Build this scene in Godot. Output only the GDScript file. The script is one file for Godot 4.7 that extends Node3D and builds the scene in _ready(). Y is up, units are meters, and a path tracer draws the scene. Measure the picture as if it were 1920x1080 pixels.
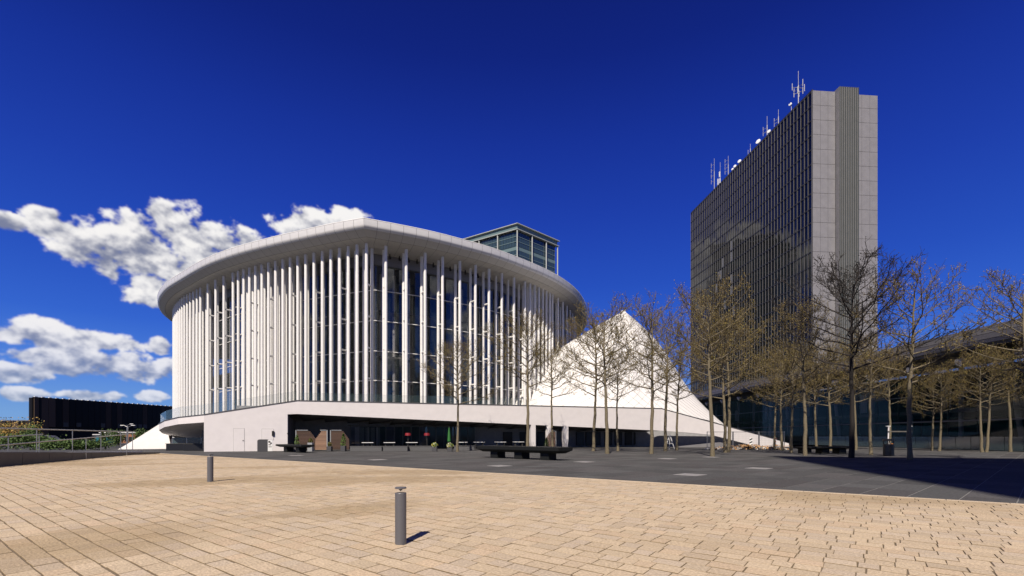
extends Node3D

# ------------------------------------------------------------------ mesh builder
class MB:
	var v := PackedVector3Array()
	var n := PackedVector3Array()
	var c := PackedColorArray()

	func trin(a: Vector3, b: Vector3, d: Vector3, na: Vector3, nb: Vector3, nd: Vector3, col := Color.WHITE) -> void:
		# a, b, d counter-clockwise seen from outside
		v.append(a); v.append(d); v.append(b)
		n.append(na); n.append(nd); n.append(nb)
		c.append(col); c.append(col); c.append(col)

	func tri(a: Vector3, b: Vector3, d: Vector3, col := Color.WHITE) -> void:
		var m := (b - a).cross(d - a)
		if m.length_squared() < 1e-16:
			return
		m = m.normalized()
		trin(a, b, d, m, m, m, col)

	func quad(a: Vector3, b: Vector3, d: Vector3, e: Vector3, col := Color.WHITE) -> void:
		tri(a, b, d, col)
		tri(a, d, e, col)

	func out_quad(a: Vector3, b: Vector3, d: Vector3, e: Vector3, centre: Vector3, col := Color.WHITE) -> void:
		var m := (d - a).cross(e - b)
		if m.dot((a + b + d + e) * 0.25 - centre) >= 0.0:
			quad(a, b, d, e, col)
		else:
			quad(e, d, b, a, col)

	func out_tri(a: Vector3, b: Vector3, d: Vector3, centre: Vector3, col := Color.WHITE) -> void:
		if (b - a).cross(d - a).dot((a + b + d) / 3.0 - centre) >= 0.0:
			tri(a, b, d, col)
		else:
			tri(d, b, a, col)

	func toward_quad(a: Vector3, b: Vector3, d: Vector3, e: Vector3, eye: Vector3, col := Color.WHITE) -> void:
		var m := (d - a).cross(e - b)
		if m.dot(eye - (a + b + d + e) * 0.25) >= 0.0:
			quad(a, b, d, e, col)
		else:
			quad(e, d, b, a, col)

	func box(t: Transform3D, s: Vector3, col := Color.WHITE) -> void:
		var h := s * 0.5
		var p := []
		for i in 8:
			p.append(t * Vector3(h.x if i & 1 else -h.x, h.y if i & 2 else -h.y, h.z if i & 4 else -h.z))
		for f in [[0, 1, 3, 2], [4, 5, 7, 6], [0, 1, 5, 4], [2, 3, 7, 6], [0, 2, 6, 4], [1, 3, 7, 5]]:
			out_quad(p[f[0]], p[f[1]], p[f[2]], p[f[3]], t.origin, col)

	func bx(centre: Vector3, s: Vector3, yaw := 0.0, col := Color.WHITE) -> void:
		box(Transform3D(Basis(Vector3.UP, yaw), centre), s, col)

	func cbox(t: Transform3D, s: Vector3, b: float, col := Color.WHITE) -> void:
		# a box with chamfered edges
		var h := s * 0.5
		var o := t.origin
		var at := func(sx: int, sy: int, sz: int, ax: int) -> Vector3:
			var q := Vector3(sx * (h.x - (0.0 if ax == 0 else b)), sy * (h.y - (0.0 if ax == 1 else b)), sz * (h.z - (0.0 if ax == 2 else b)))
			return t * q
		for s1 in [-1, 1]:
			out_quad(at.call(s1, -1, -1, 0), at.call(s1, 1, -1, 0), at.call(s1, 1, 1, 0), at.call(s1, -1, 1, 0), o, col)
			out_quad(at.call(-1, s1, -1, 1), at.call(1, s1, -1, 1), at.call(1, s1, 1, 1), at.call(-1, s1, 1, 1), o, col)
			out_quad(at.call(-1, -1, s1, 2), at.call(1, -1, s1, 2), at.call(1, 1, s1, 2), at.call(-1, 1, s1, 2), o, col)
			for s2 in [-1, 1]:
				out_quad(at.call(s1, s2, -1, 0), at.call(s1, s2, 1, 0), at.call(s1, s2, 1, 1), at.call(s1, s2, -1, 1), o, col)
				out_quad(at.call(s1, -1, s2, 0), at.call(s1, 1, s2, 0), at.call(s1, 1, s2, 2), at.call(s1, -1, s2, 2), o, col)
				out_quad(at.call(-1, s1, s2, 1), at.call(1, s1, s2, 1), at.call(1, s1, s2, 2), at.call(-1, s1, s2, 2), o, col)
				for s3 in [-1, 1]:
					out_tri(at.call(s1, s2, s3, 0), at.call(s1, s2, s3, 1), at.call(s1, s2, s3, 2), o, col)

	func tube(pts: Array, radii: Array, sides: int, col := Color.WHITE, caps := true) -> void:
		var rings := []
		var prev := Vector3.ZERO
		for i in pts.size():
			var d: Vector3 = (pts[min(i + 1, pts.size() - 1)] - pts[max(i - 1, 0)]).normalized()
			var u: Vector3 = prev - d * prev.dot(d) if prev != Vector3.ZERO else d.cross(Vector3(0.31, 0.2, 0.93) if abs(d.z) < 0.9 else Vector3.RIGHT)
			u = u.normalized()
			prev = u
			var w := d.cross(u)
			var ring := []
			for k in sides:
				var a := TAU * k / sides
				ring.append(u * cos(a) + w * sin(a))
			rings.append(ring)
		for i in pts.size() - 1:
			for k in sides:
				var k2 := (k + 1) % sides
				var n0: Vector3 = rings[i][k]; var n1: Vector3 = rings[i][k2]
				var m0: Vector3 = rings[i + 1][k]; var m1: Vector3 = rings[i + 1][k2]
				var a: Vector3 = pts[i] + n0 * radii[i]; var b: Vector3 = pts[i] + n1 * radii[i]
				var e: Vector3 = pts[i + 1] + m0 * radii[i + 1]; var f: Vector3 = pts[i + 1] + m1 * radii[i + 1]
				trin(a, b, f, n0, n1, m1, col)
				trin(a, f, e, n0, m1, m0, col)
		if caps:
			for end in [0, pts.size() - 1]:
				var ctr: Vector3 = pts[end]
				var inner: Vector3 = pts[1] if end == 0 else pts[end - 1]
				for k in sides:
					out_tri(ctr, ctr + rings[end][k] * radii[end], ctr + rings[end][(k + 1) % sides] * radii[end], inner, col)

	func lathe(profile: Array, sides: int, t := Transform3D(), col := Color.WHITE) -> void:
		# profile: Vector2(radius, height), bottom to top along the outside
		for i in profile.size() - 1:
			var p: Vector2 = profile[i]; var q: Vector2 = profile[i + 1]
			if p.distance_squared_to(q) < 1e-12:
				continue
			var nn := Vector2(q.y - p.y, -(q.x - p.x)).normalized()
			for k in sides:
				var a := TAU * k / sides; var b := TAU * (k + 1) / sides
				var da := Vector3(cos(a), 0, -sin(a)); var db := Vector3(cos(b), 0, -sin(b))
				var na := (t.basis * (da * nn.x + Vector3.UP * nn.y)).normalized(); var nb := (t.basis * (db * nn.x + Vector3.UP * nn.y)).normalized()
				var P0 := t * (da * p.x + Vector3.UP * p.y); var P1 := t * (db * p.x + Vector3.UP * p.y)
				var Q0 := t * (da * q.x + Vector3.UP * q.y); var Q1 := t * (db * q.x + Vector3.UP * q.y)
				if p.x > 1e-6:
					trin(P0, P1, Q1, na, nb, nb, col)
				if q.x > 1e-6:
					trin(P0, Q1, Q0, na, nb, na, col)

	func prism(poly: Array, y0: float, y1: float, col := Color.WHITE) -> void:
		# poly: Vector2(x, depth), any winding, convex or not
		var pk := PackedVector2Array()
		for q in poly:
			pk.append(q)
		var idx := Geometry2D.triangulate_polygon(pk)
		for i in range(0, idx.size(), 3):
			var a := pk[idx[i]]; var b := pk[idx[i + 1]]; var d := pk[idx[i + 2]]
			for y in [y0, y1]:
				out_tri(Vector3(a.x, y, -a.y), Vector3(b.x, y, -b.y), Vector3(d.x, y, -d.y), Vector3(a.x, (y0 + y1) * 0.5, -a.y), col)
		var area := 0.0
		for i in pk.size():
			area += pk[i].cross(pk[(i + 1) % pk.size()])
		for i in pk.size():
			var a := pk[i]; var b := pk[(i + 1) % pk.size()]
			if area < 0.0:
				var sw := a; a = b; b = sw
			quad(Vector3(a.x, y0, -a.y), Vector3(b.x, y0, -b.y), Vector3(b.x, y1, -b.y), Vector3(a.x, y1, -a.y), col)

	func mesh(mat: Material) -> ArrayMesh:
		var arr := []
		arr.resize(Mesh.ARRAY_MAX)
		arr[Mesh.ARRAY_VERTEX] = v
		arr[Mesh.ARRAY_NORMAL] = n
		arr[Mesh.ARRAY_COLOR] = c
		var m := ArrayMesh.new()
		m.add_surface_from_arrays(Mesh.PRIMITIVE_TRIANGLES, arr)
		m.surface_set_material(0, mat)
		return m

# ------------------------------------------------------------------ helpers
var M := {}
var names := {}
var rng := RandomNumberGenerator.new()

func lin(r: float, g: float, b: float) -> Color:
	return Color(r, g, b).linear_to_srgb()

func W(x: float, d: float, h := 0.0) -> Vector3:      # metres right, metres ahead, metres up
	return Vector3(x, h, -d)

func numbered(called: String) -> String:
	if not names.has(called):
		names[called] = 0
		return called
	names[called] += 1
	return "%s_%03d" % [called, names[called]]

func thing(called: String, label: String, category: String, at := Vector3.ZERO, turn := 0.0, group := "") -> Node3D:
	var o := Node3D.new()
	o.name = numbered(called)
	add_child(o)
	o.position = at
	o.rotation.y = turn
	tag(o, label, category, group)
	return o

func tag(o: Node3D, label: String, category: String, group := "") -> void:
	o.set_meta("label", label)
	o.set_meta("category", category)
	if group:
		o.set_meta("group", group)

func copy(o: Node3D, called: String, label: String, at: Vector3, turn := 0.0) -> Node3D:
	var r: Node3D = o.duplicate()
	r.name = numbered(called)
	add_child(r)
	r.position = at
	r.rotation.y = turn
	r.set_meta("label", label)
	return r

var part_names := {}
func part(called: String, m: Mesh, parent: Node3D, at := Vector3.ZERO) -> MeshInstance3D:
	var o := MeshInstance3D.new()
	o.mesh = m
	var key := str(parent.get_instance_id()) + called
	if part_names.has(key):
		part_names[key] += 1
		o.name = "%s_%03d" % [called, part_names[key]]
	else:
		part_names[key] = 0
		o.name = called
	parent.add_child(o)
	o.position = at
	return o

func structure(called: String, m: Mesh, label: String, category: String) -> MeshInstance3D:
	var o := MeshInstance3D.new()
	o.mesh = m
	o.name = numbered(called)
	add_child(o)
	o.set_meta("kind", "structure")
	tag(o, label, category)
	return o

func noise_tex(freq: float, low: float, sd: int, octaves := 4, size := 512, high := 1.0) -> ImageTexture:
	var f := FastNoiseLite.new()
	f.seed = sd
	f.frequency = freq
	f.fractal_octaves = octaves
	var im := f.get_seamless_image(size, size)
	im.convert(Image.FORMAT_L8)
	var data := im.get_data()
	for i in data.size():
		data[i] = int(255.0 * lerpf(low, high, data[i] / 255.0))
	return ImageTexture.create_from_image(Image.create_from_data(size, size, false, Image.FORMAT_L8, data))

func normal_tex(freq: float, strength: float, sd: int, octaves := 5) -> ImageTexture:
	var f := FastNoiseLite.new()
	f.seed = sd
	f.frequency = freq
	f.fractal_octaves = octaves
	var im := f.get_seamless_image(512, 512)
	im.convert(Image.FORMAT_RGBA8)
	im.bump_map_to_normal_map(strength)
	return ImageTexture.create_from_image(im)

func mat(col: Color, rough := 0.7, metal := 0.0, vertex := false) -> StandardMaterial3D:
	var m := StandardMaterial3D.new()
	m.albedo_color = col
	m.roughness = rough
	m.metallic = metal
	m.vertex_color_use_as_albedo = vertex
	return m

func grain(m: StandardMaterial3D, tex: Texture2D, metres: float, nrm: Texture2D = null, nscale := 0.5) -> StandardMaterial3D:
	m.albedo_texture = tex
	m.uv1_triplanar = true
	m.uv1_world_triplanar = true
	m.uv1_scale = Vector3.ONE / metres
	if nrm:
		m.normal_enabled = true
		m.normal_texture = nrm
		m.normal_scale = nscale
	return m

func glass(col: Color, alpha: float, rough := 0.02) -> StandardMaterial3D:
	var m := mat(col, rough)
	m.albedo_color.a = alpha
	m.transparency = BaseMaterial3D.TRANSPARENCY_ALPHA
	m.metallic_specular = 0.6
	return m

func box_mesh(size: Vector3, m: Material, bevel := 0.0) -> ArrayMesh:
	var b := MB.new()
	if bevel > 0.0:
		b.cbox(Transform3D(), size, bevel)
	else:
		b.box(Transform3D(), size)
	return b.mesh(m)

func bar_mesh(a: Vector3, b: Vector3, r: float, m: Material, sides := 8) -> ArrayMesh:
	var k := MB.new()
	k.tube([a, b], [r, r], sides)
	return k.mesh(m)

# ------------------------------------------------------------------ entry
func _ready() -> void:
	rng.seed = 20240
	make_camera()
	make_sky()
	var sun := DirectionalLight3D.new()
	sun.name = "sun"
	add_child(sun)
	sun.light_energy = 1.6
	sun.light_color = Color(1.0, 0.957, 0.90)
	sun.light_angular_distance = 0.5
	sun.shadow_enabled = true
	sun.look_at_from_position(Vector3.ZERO, Vector3(0.2, -0.745, -0.70), Vector3.UP)
	make_materials()
	make_ground()
	make_hall()
	make_podium()
	make_cone_hall()
	make_tower()
	make_far_tower()
	make_glass_hall()
	make_left_background()
	make_shading_tower()
	make_trees()
	make_furniture()
	make_terrace()
	make_site()
	make_railings()
	make_plaza_things()

func make_camera() -> void:
	var cam := Camera3D.new()
	cam.name = "camera"
	add_child(cam)
	cam.position = Vector3(0, 1.4, 0)
	cam.set_frustum(0.1 * 1080.0 / 907.0, Vector2(0, 0.1 * 277.0 / 907.0), 0.1, 4000.0)
	cam.current = true

func smooth(a: float, b: float, x: float) -> float:
	var t := clampf((x - a) / (b - a), 0.0, 1.0)
	return t * t * (3.0 - 2.0 * t)

# ------------------------------------------------------------------ sky
func make_sky() -> void:
	var stops := [[0.0, Color(0.45, 0.60, 0.77)], [2.0, Color(0.42, 0.58, 0.78)], [6.0, Color(0.30, 0.48, 0.79)], [11.0, Color(0.185, 0.36, 0.74)], [17.0, Color(0.135, 0.285, 0.675)], [24.0, Color(0.105, 0.225, 0.61)], [31.0, Color(0.08, 0.178, 0.54)], [38.0, Color(0.057, 0.13, 0.45)], [45.0, Color(0.047, 0.105, 0.39)], [90.0, Color(0.035, 0.08, 0.32)]]
	var wide := 4096
	var high := 2048
	var im := Image.create(wide, high, false, Image.FORMAT_RGBF)
	im.fill(Color(0.16, 0.15, 0.14))
	var air := []
	for row in high:
		var el := 90.0 - (row + 0.5) * 180.0 / high
		var col: Color = stops[0][1]
		for i in stops.size() - 1:
			if el >= stops[i][0]:
				col = stops[i][1].lerp(stops[i + 1][1], clampf((el - stops[i][0]) / (stops[i + 1][0] - stops[i][0]), 0.0, 1.0))
		col = col.srgb_to_linear()
		air.append(col)
		if el > 0.0:
			im.fill_rect(Rect2i(0, row, wide, 1), col)
	# cumulus: azimuth and elevation of each tower, half width and half height, in degrees
	var heaps := [
		[-40.8, 16.4, 2.9, 2.2], [-37.0, 16.4, 4.2, 3.2], [-33.0, 18.4, 5.0, 3.0], [-29.3, 18.4, 3.6, 2.6], [-36.6, 13.6, 2.2, 2.2], [-22.7, 21.6, 4.0, 1.8], [-18.9, 21.5, 3.2, 2.1], [-46.3, 16.9, 1.1, 0.7], [-44.0, 18.1, 1.3, 0.8], [-43.2, 17.2, 2.0, 1.0], [-36.0, 20.6, 1.3, 1.2], [-30.0, 16.6, 3.4, 2.2], [-34.5, 15.6, 3.2, 2.6], [-32.0, 15.6, 3.6, 2.6], [-35.6, 13.0, 2.4, 1.6],
		[-44.8, 8.6, 2.6, 1.2], [-41.8, 8.3, 4.0, 1.0], [-40.2, 6.3, 5.0, 1.5], [-37.6, 5.9, 3.4, 1.3], [-45.7, 5.1, 2.1, 0.9], [-45.4, 3.4, 1.8, 0.6], [-40.7, 3.5, 2.6, 0.6], [-36.8, 3.7, 1.6, 0.6], [-36.0, 8.5, 1.1, 1.0], [-35.0, 6.4, 2.4, 1.1], [-44.0, 6.6, 2.6, 0.7]]
	var r := RandomNumberGenerator.new()
	r.seed = 77
	for i in 50:      # the same kind of weather all round, the clear blue gap to the right of the view excepted
		var az := r.randf_range(-310.0, -48.0)
		if az < -180.0:
			az += 360.0
		var e := r.randf_range(2.0, 24.0)
		if az > -66.0 and az < 62.0:
			continue
		var s := 0.35 + e / 16.0
		for k in r.randi_range(2, 5):
			heaps.append([az + r.randf_range(-3, 3) * s, e + r.randf_range(-0.9, 0.9) * s, r.randf_range(1.5, 3.8) * s, r.randf_range(0.7, 1.7) * s])
	var low := FastNoiseLite.new()
	low.seed = 5; low.frequency = 7.0; low.fractal_octaves = 3
	var fine := FastNoiseLite.new()
	fine.seed = 9; fine.frequency = 22.0; fine.fractal_octaves = 6; fine.fractal_gain = 0.56
	var top_row := int((90.0 - 29.0) / 180.0 * high)
	var bottom_row := int(high / 2) - 1
	var cols := 1024          # coarse columns that hold a list of the heaps near them
	var near := []
	near.resize(cols)
	for i in cols:
		near[i] = []
	for h in heaps:
		var reach: float = h[2] * 1.5
		var a := int(floor((h[0] - reach + 180.0) / 360.0 * cols))
		var b := int(ceil((h[0] + reach + 180.0) / 360.0 * cols))
		for i in range(a, b + 1):
			near[posmod(i, cols)].append(h)
	for x in wide:
		var list: Array = near[x * cols / wide]
		if list.is_empty():
			continue
		var az := (x + 0.5) / wide * 360.0 - 180.0
		var to := posmod(x + wide / 2, wide)      # a panorama begins straight ahead
		var ar := deg_to_rad(az)
		for y in range(top_row, bottom_row):
			var el := 90.0 - (y + 0.5) * 180.0 / high
			var env := -1.0
			var rise := 0.0
			var sum := 0.0
			for h in list:
				var dx: float = wrapf(az - h[0], -180.0, 180.0) / h[2]
				var dy: float = (el - h[1]) / h[3]
				if dy < 0.0:
					dy *= 1.25
				var q := dx * dx + dy * dy
				if q < 2.0:
					var g := 1.0 - q
					sum += exp(2.0 * g)
					rise += dy * exp(2.0 * g)
					env = maxf(env, g)
			if env < -0.75:
				continue
			rise /= maxf(sum, 1e-4)
			var er := deg_to_rad(el)
			var p := Vector3(sin(ar) * cos(er), sin(er) * 1.35, cos(ar) * cos(er))
			var nz := low.get_noise_3dv(p) * 0.55 + fine.get_noise_3dv(p) * 1.0
			var dens := env * 0.75 + nz * 1.05 + 0.17
			if dens <= 0.0:
				continue
			var up := p + Vector3(-0.004, 0.012, 0.0)
			var up2 := p + Vector3(-0.012, 0.042, 0.0)
			var slope := nz - (low.get_noise_3dv(up) * 0.55 + fine.get_noise_3dv(up))
			var slope2 := nz - (low.get_noise_3dv(up2) * 0.55 + fine.get_noise_3dv(up2))
			var lit := clampf(0.60 + rise * 0.26 + slope * 0.42 + slope2 * 0.50 - maxf(env, 0.0) * 0.10, 0.0, 1.0)
			var a := smooth(0.0, 0.46, dens)
			var shade := Color(0.19, 0.205, 0.25).lerp(Color(0.76, 0.745, 0.735), smooth(-0.05, 1.0, lit))
			shade = shade.lerp(air[y], 0.28 * (1.0 - smooth(2.0, 13.0, el)))
			im.set_pixel(to, y, air[y].lerp(shade, a * lerpf(0.82, 1.0, lit)))
	var tex := ImageTexture.create_from_image(im)
	var pm := PanoramaSkyMaterial.new()
	pm.panorama = tex
	var sky := Sky.new()
	sky.sky_material = pm
	var e := Environment.new()
	e.background_mode = Environment.BG_SKY
	e.sky = sky
	e.tonemap_mode = Environment.TONE_MAPPER_LINEAR
	e.tonemap_exposure = 1.22
	e.sdfgi_enabled = true
	e.ssao_enabled = true
	e.ssil_enabled = true
	var we := WorldEnvironment.new()
	we.name = "environment"
	we.environment = e
	add_child(we)

# ------------------------------------------------------------------ materials
func make_materials() -> void:
	var soft := noise_tex(0.012, 0.86, 1, 5)
	var blot := noise_tex(0.006, 0.72, 2, 5)
	var speck := noise_tex(0.09, 0.62, 3, 4)
	var rough := normal_tex(0.05, 6.0, 4)
	var fine := normal_tex(0.12, 4.0, 5)
	var plain_tone := noise_tex(0.02, 0.955, 21, 4)
	M.white = grain(mat(lin(0.80, 0.785, 0.76), 0.45), plain_tone, 5.0)
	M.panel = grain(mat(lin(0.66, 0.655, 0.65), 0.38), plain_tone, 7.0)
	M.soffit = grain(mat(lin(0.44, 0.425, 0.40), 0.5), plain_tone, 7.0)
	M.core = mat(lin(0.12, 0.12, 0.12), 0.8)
	M.concrete = grain(mat(lin(0.68, 0.645, 0.64), 0.7), noise_tex(0.014, 0.955, 6, 5), 6.0, fine, 0.08)
	M.shell = grain(mat(lin(0.74, 0.72, 0.695), 0.5), plain_tone, 8.0)
	M.joint = mat(lin(0.40, 0.39, 0.38), 0.8)
	M.coping = mat(lin(0.07, 0.07, 0.075), 0.5)
	M.dark = mat(lin(0.035, 0.035, 0.04), 0.6)
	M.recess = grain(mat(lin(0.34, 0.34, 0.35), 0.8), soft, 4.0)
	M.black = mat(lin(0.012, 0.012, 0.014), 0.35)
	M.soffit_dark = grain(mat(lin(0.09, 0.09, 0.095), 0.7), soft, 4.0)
	M.stone = grain(mat(Color.WHITE, 0.85, 0.0, true), noise_tex(0.045, 0.80, 8, 5), 1.1, rough, 0.5)
	M.stone.metallic_specular = 0.2
	M.sand = grain(mat(lin(0.25, 0.19, 0.12), 0.95), speck, 0.4)
	M.slab = grain(mat(Color.WHITE, 0.6, 0.0, true), noise_tex(0.03, 0.80, 9, 5), 1.7, fine, 0.2)
	M.slab.metallic_specular = 0.18
	M.slab.roughness = 0.85
	M.grout = grain(mat(lin(0.34, 0.33, 0.31), 0.9), speck, 0.5)
	M.ground = grain(mat(lin(0.06, 0.06, 0.058), 0.9), blot, 9.0)
	M.plate = grain(mat(lin(0.30, 0.29, 0.28), 0.6), soft, 1.0)
	M.granite = grain(mat(lin(0.018, 0.019, 0.018), 0.55), speck, 0.3)
	M.granite.metallic_specular = 0.3
	M.granite_grey = grain(mat(lin(0.13, 0.13, 0.132), 0.6), speck, 0.4)
	M.bollard = mat(lin(0.122, 0.122, 0.135), 0.42, 0.25)
	M.steel = mat(lin(0.42, 0.41, 0.39), 0.35, 0.85)
	M.steel_dark = mat(lin(0.10, 0.095, 0.085), 0.45, 0.5)
	M.fin = mat(lin(0.108, 0.106, 0.108), 0.5, 0.1)
	M.transom = mat(lin(0.035, 0.035, 0.035), 0.5, 0.2)
	M.tower_panel = grain(mat(lin(0.24, 0.233, 0.24), 0.5, 0.1), noise_tex(0.01, 0.92, 11, 3), 12.0)
	M.tower_rib = mat(lin(0.075, 0.085, 0.08), 0.5, 0.2)
	M.tower_glass = mat(lin(0.006, 0.007, 0.008), 0.035)
	M.tower_glass.metallic_specular = 0.55
	M.tower_glass_dim = mat(lin(0.004, 0.005, 0.006), 0.05)
	M.tower_glass_dim.metallic_specular = 0.45
	M.canopy_metal = grain(mat(lin(0.115, 0.11, 0.105), 0.45, 0.3), soft, 3.0)
	M.blind = mat(lin(0.20, 0.20, 0.19), 0.4)
	M.hall_glass = glass(lin(0.02, 0.03, 0.035), 0.30)
	M.rail_glass = glass(lin(0.12, 0.19, 0.19), 0.08, 0.05)
	M.rail_glass.metallic_specular = 0.35
	M.teal_glass = glass(lin(0.006, 0.034, 0.034), 0.38)
	M.teal_glass.metallic_specular = 0.22
	M.screen_glass = glass(lin(0.07, 0.10, 0.11), 0.75, 0.12)
	M.far_glass = mat(lin(0.035, 0.06, 0.065), 0.06)
	M.far_glass.metallic_specular = 0.8
	M.far_spandrel = mat(lin(0.13, 0.19, 0.19), 0.3)
	M.far_frame = mat(lin(0.36, 0.38, 0.355), 0.5)
	M.drum = grain(mat(lin(0.16, 0.155, 0.14), 0.8), soft, 6.0)
	M.floor_in = mat(lin(0.22, 0.21, 0.20), 0.8)
	M.bark = grain(mat(lin(0.37, 0.305, 0.19), 0.9), noise_tex(0.035, 0.35, 13, 4), 0.9, rough, 0.8)
	M.twig = grain(mat(lin(0.17, 0.128, 0.058), 0.9), speck, 0.5)
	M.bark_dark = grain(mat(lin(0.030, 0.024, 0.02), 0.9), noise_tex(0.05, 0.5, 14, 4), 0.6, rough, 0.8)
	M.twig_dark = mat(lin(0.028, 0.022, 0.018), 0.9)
	M.bud = mat(Color.WHITE, 0.8, 0.0, true)
	M.bud.backlight_enabled = true
	M.bud.backlight = lin(0.05, 0.045, 0.015)
	M.leaf = mat(Color.WHITE, 0.7, 0.0, true)
	M.wood = grain(mat(Color.WHITE, 0.75, 0.0, true), noise_tex(0.03, 0.7, 15, 4), 0.6)
	M.red = mat(lin(0.20, 0.006, 0.012), 0.6)
	M.orange = mat(lin(0.55, 0.16, 0.03), 0.6)
	M.lamp_white = mat(lin(0.75, 0.75, 0.73), 0.4)
	M.mast = mat(lin(0.36, 0.36, 0.38), 0.45, 0.3)
	M.brown_panel = mat(lin(0.080, 0.058, 0.045), 0.5)
	M.umber_panel = mat(lin(0.042, 0.031, 0.026), 0.4)
	M.night_panel = mat(lin(0.010, 0.010, 0.012), 0.3)
	for k in [M.brown_panel, M.umber_panel, M.night_panel]:
		k.metallic_specular = 0.2
	M.teal = mat(lin(0.03, 0.15, 0.19), 0.3)
	M.wall_panel = grain(mat(lin(0.125, 0.112, 0.095), 0.7), soft, 2.5)
	M.brick_red = grain(mat(lin(0.30, 0.135, 0.075), 0.8), blot, 3.0)
	M.rubble = mat(Color.WHITE, 0.9, 0.0, true)
	M.pot = mat(lin(0.05, 0.05, 0.055), 0.6)
	M.pot_grey = mat(lin(0.26, 0.27, 0.28), 0.6)

# ------------------------------------------------------------------ ground
const EDGE_A := Vector2(-28.0, 38.5)          # where the pale stone meets the dark square
const EDGE_B := Vector2(10.5, 9.92)
const WALL_A := Vector2(-22.0, 20.8)          # foot of the low dark wall on the left
const WALL_B := Vector2(-28.0, 38.5)

func edge_dist(x: float, d: float) -> float:  # metres on the pale side of the border
	var u := (EDGE_A - EDGE_B).normalized()
	return -(Vector2(x, d) - EDGE_B).dot(Vector2(u.y, -u.x))

func pale_height(x: float, d: float) -> float:
	var fade := smooth(0.0, 3.5, edge_dist(x, d))
	return clampf(-0.117 + (d - 6.8) * 0.0271, -0.16, 0.08) * fade

func make_ground() -> void:
	var b := MB.new()
	b.quad(W(-2500, -2500, -0.35), W(2500, -2500, -0.35), W(2500, 3500, -0.35), W(-2500, 3500, -0.35))
	structure("ground", b.mesh(M.ground), "dark ground reaching out to the horizon around the square", "ground")
	make_pale_paving()
	make_square()

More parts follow.
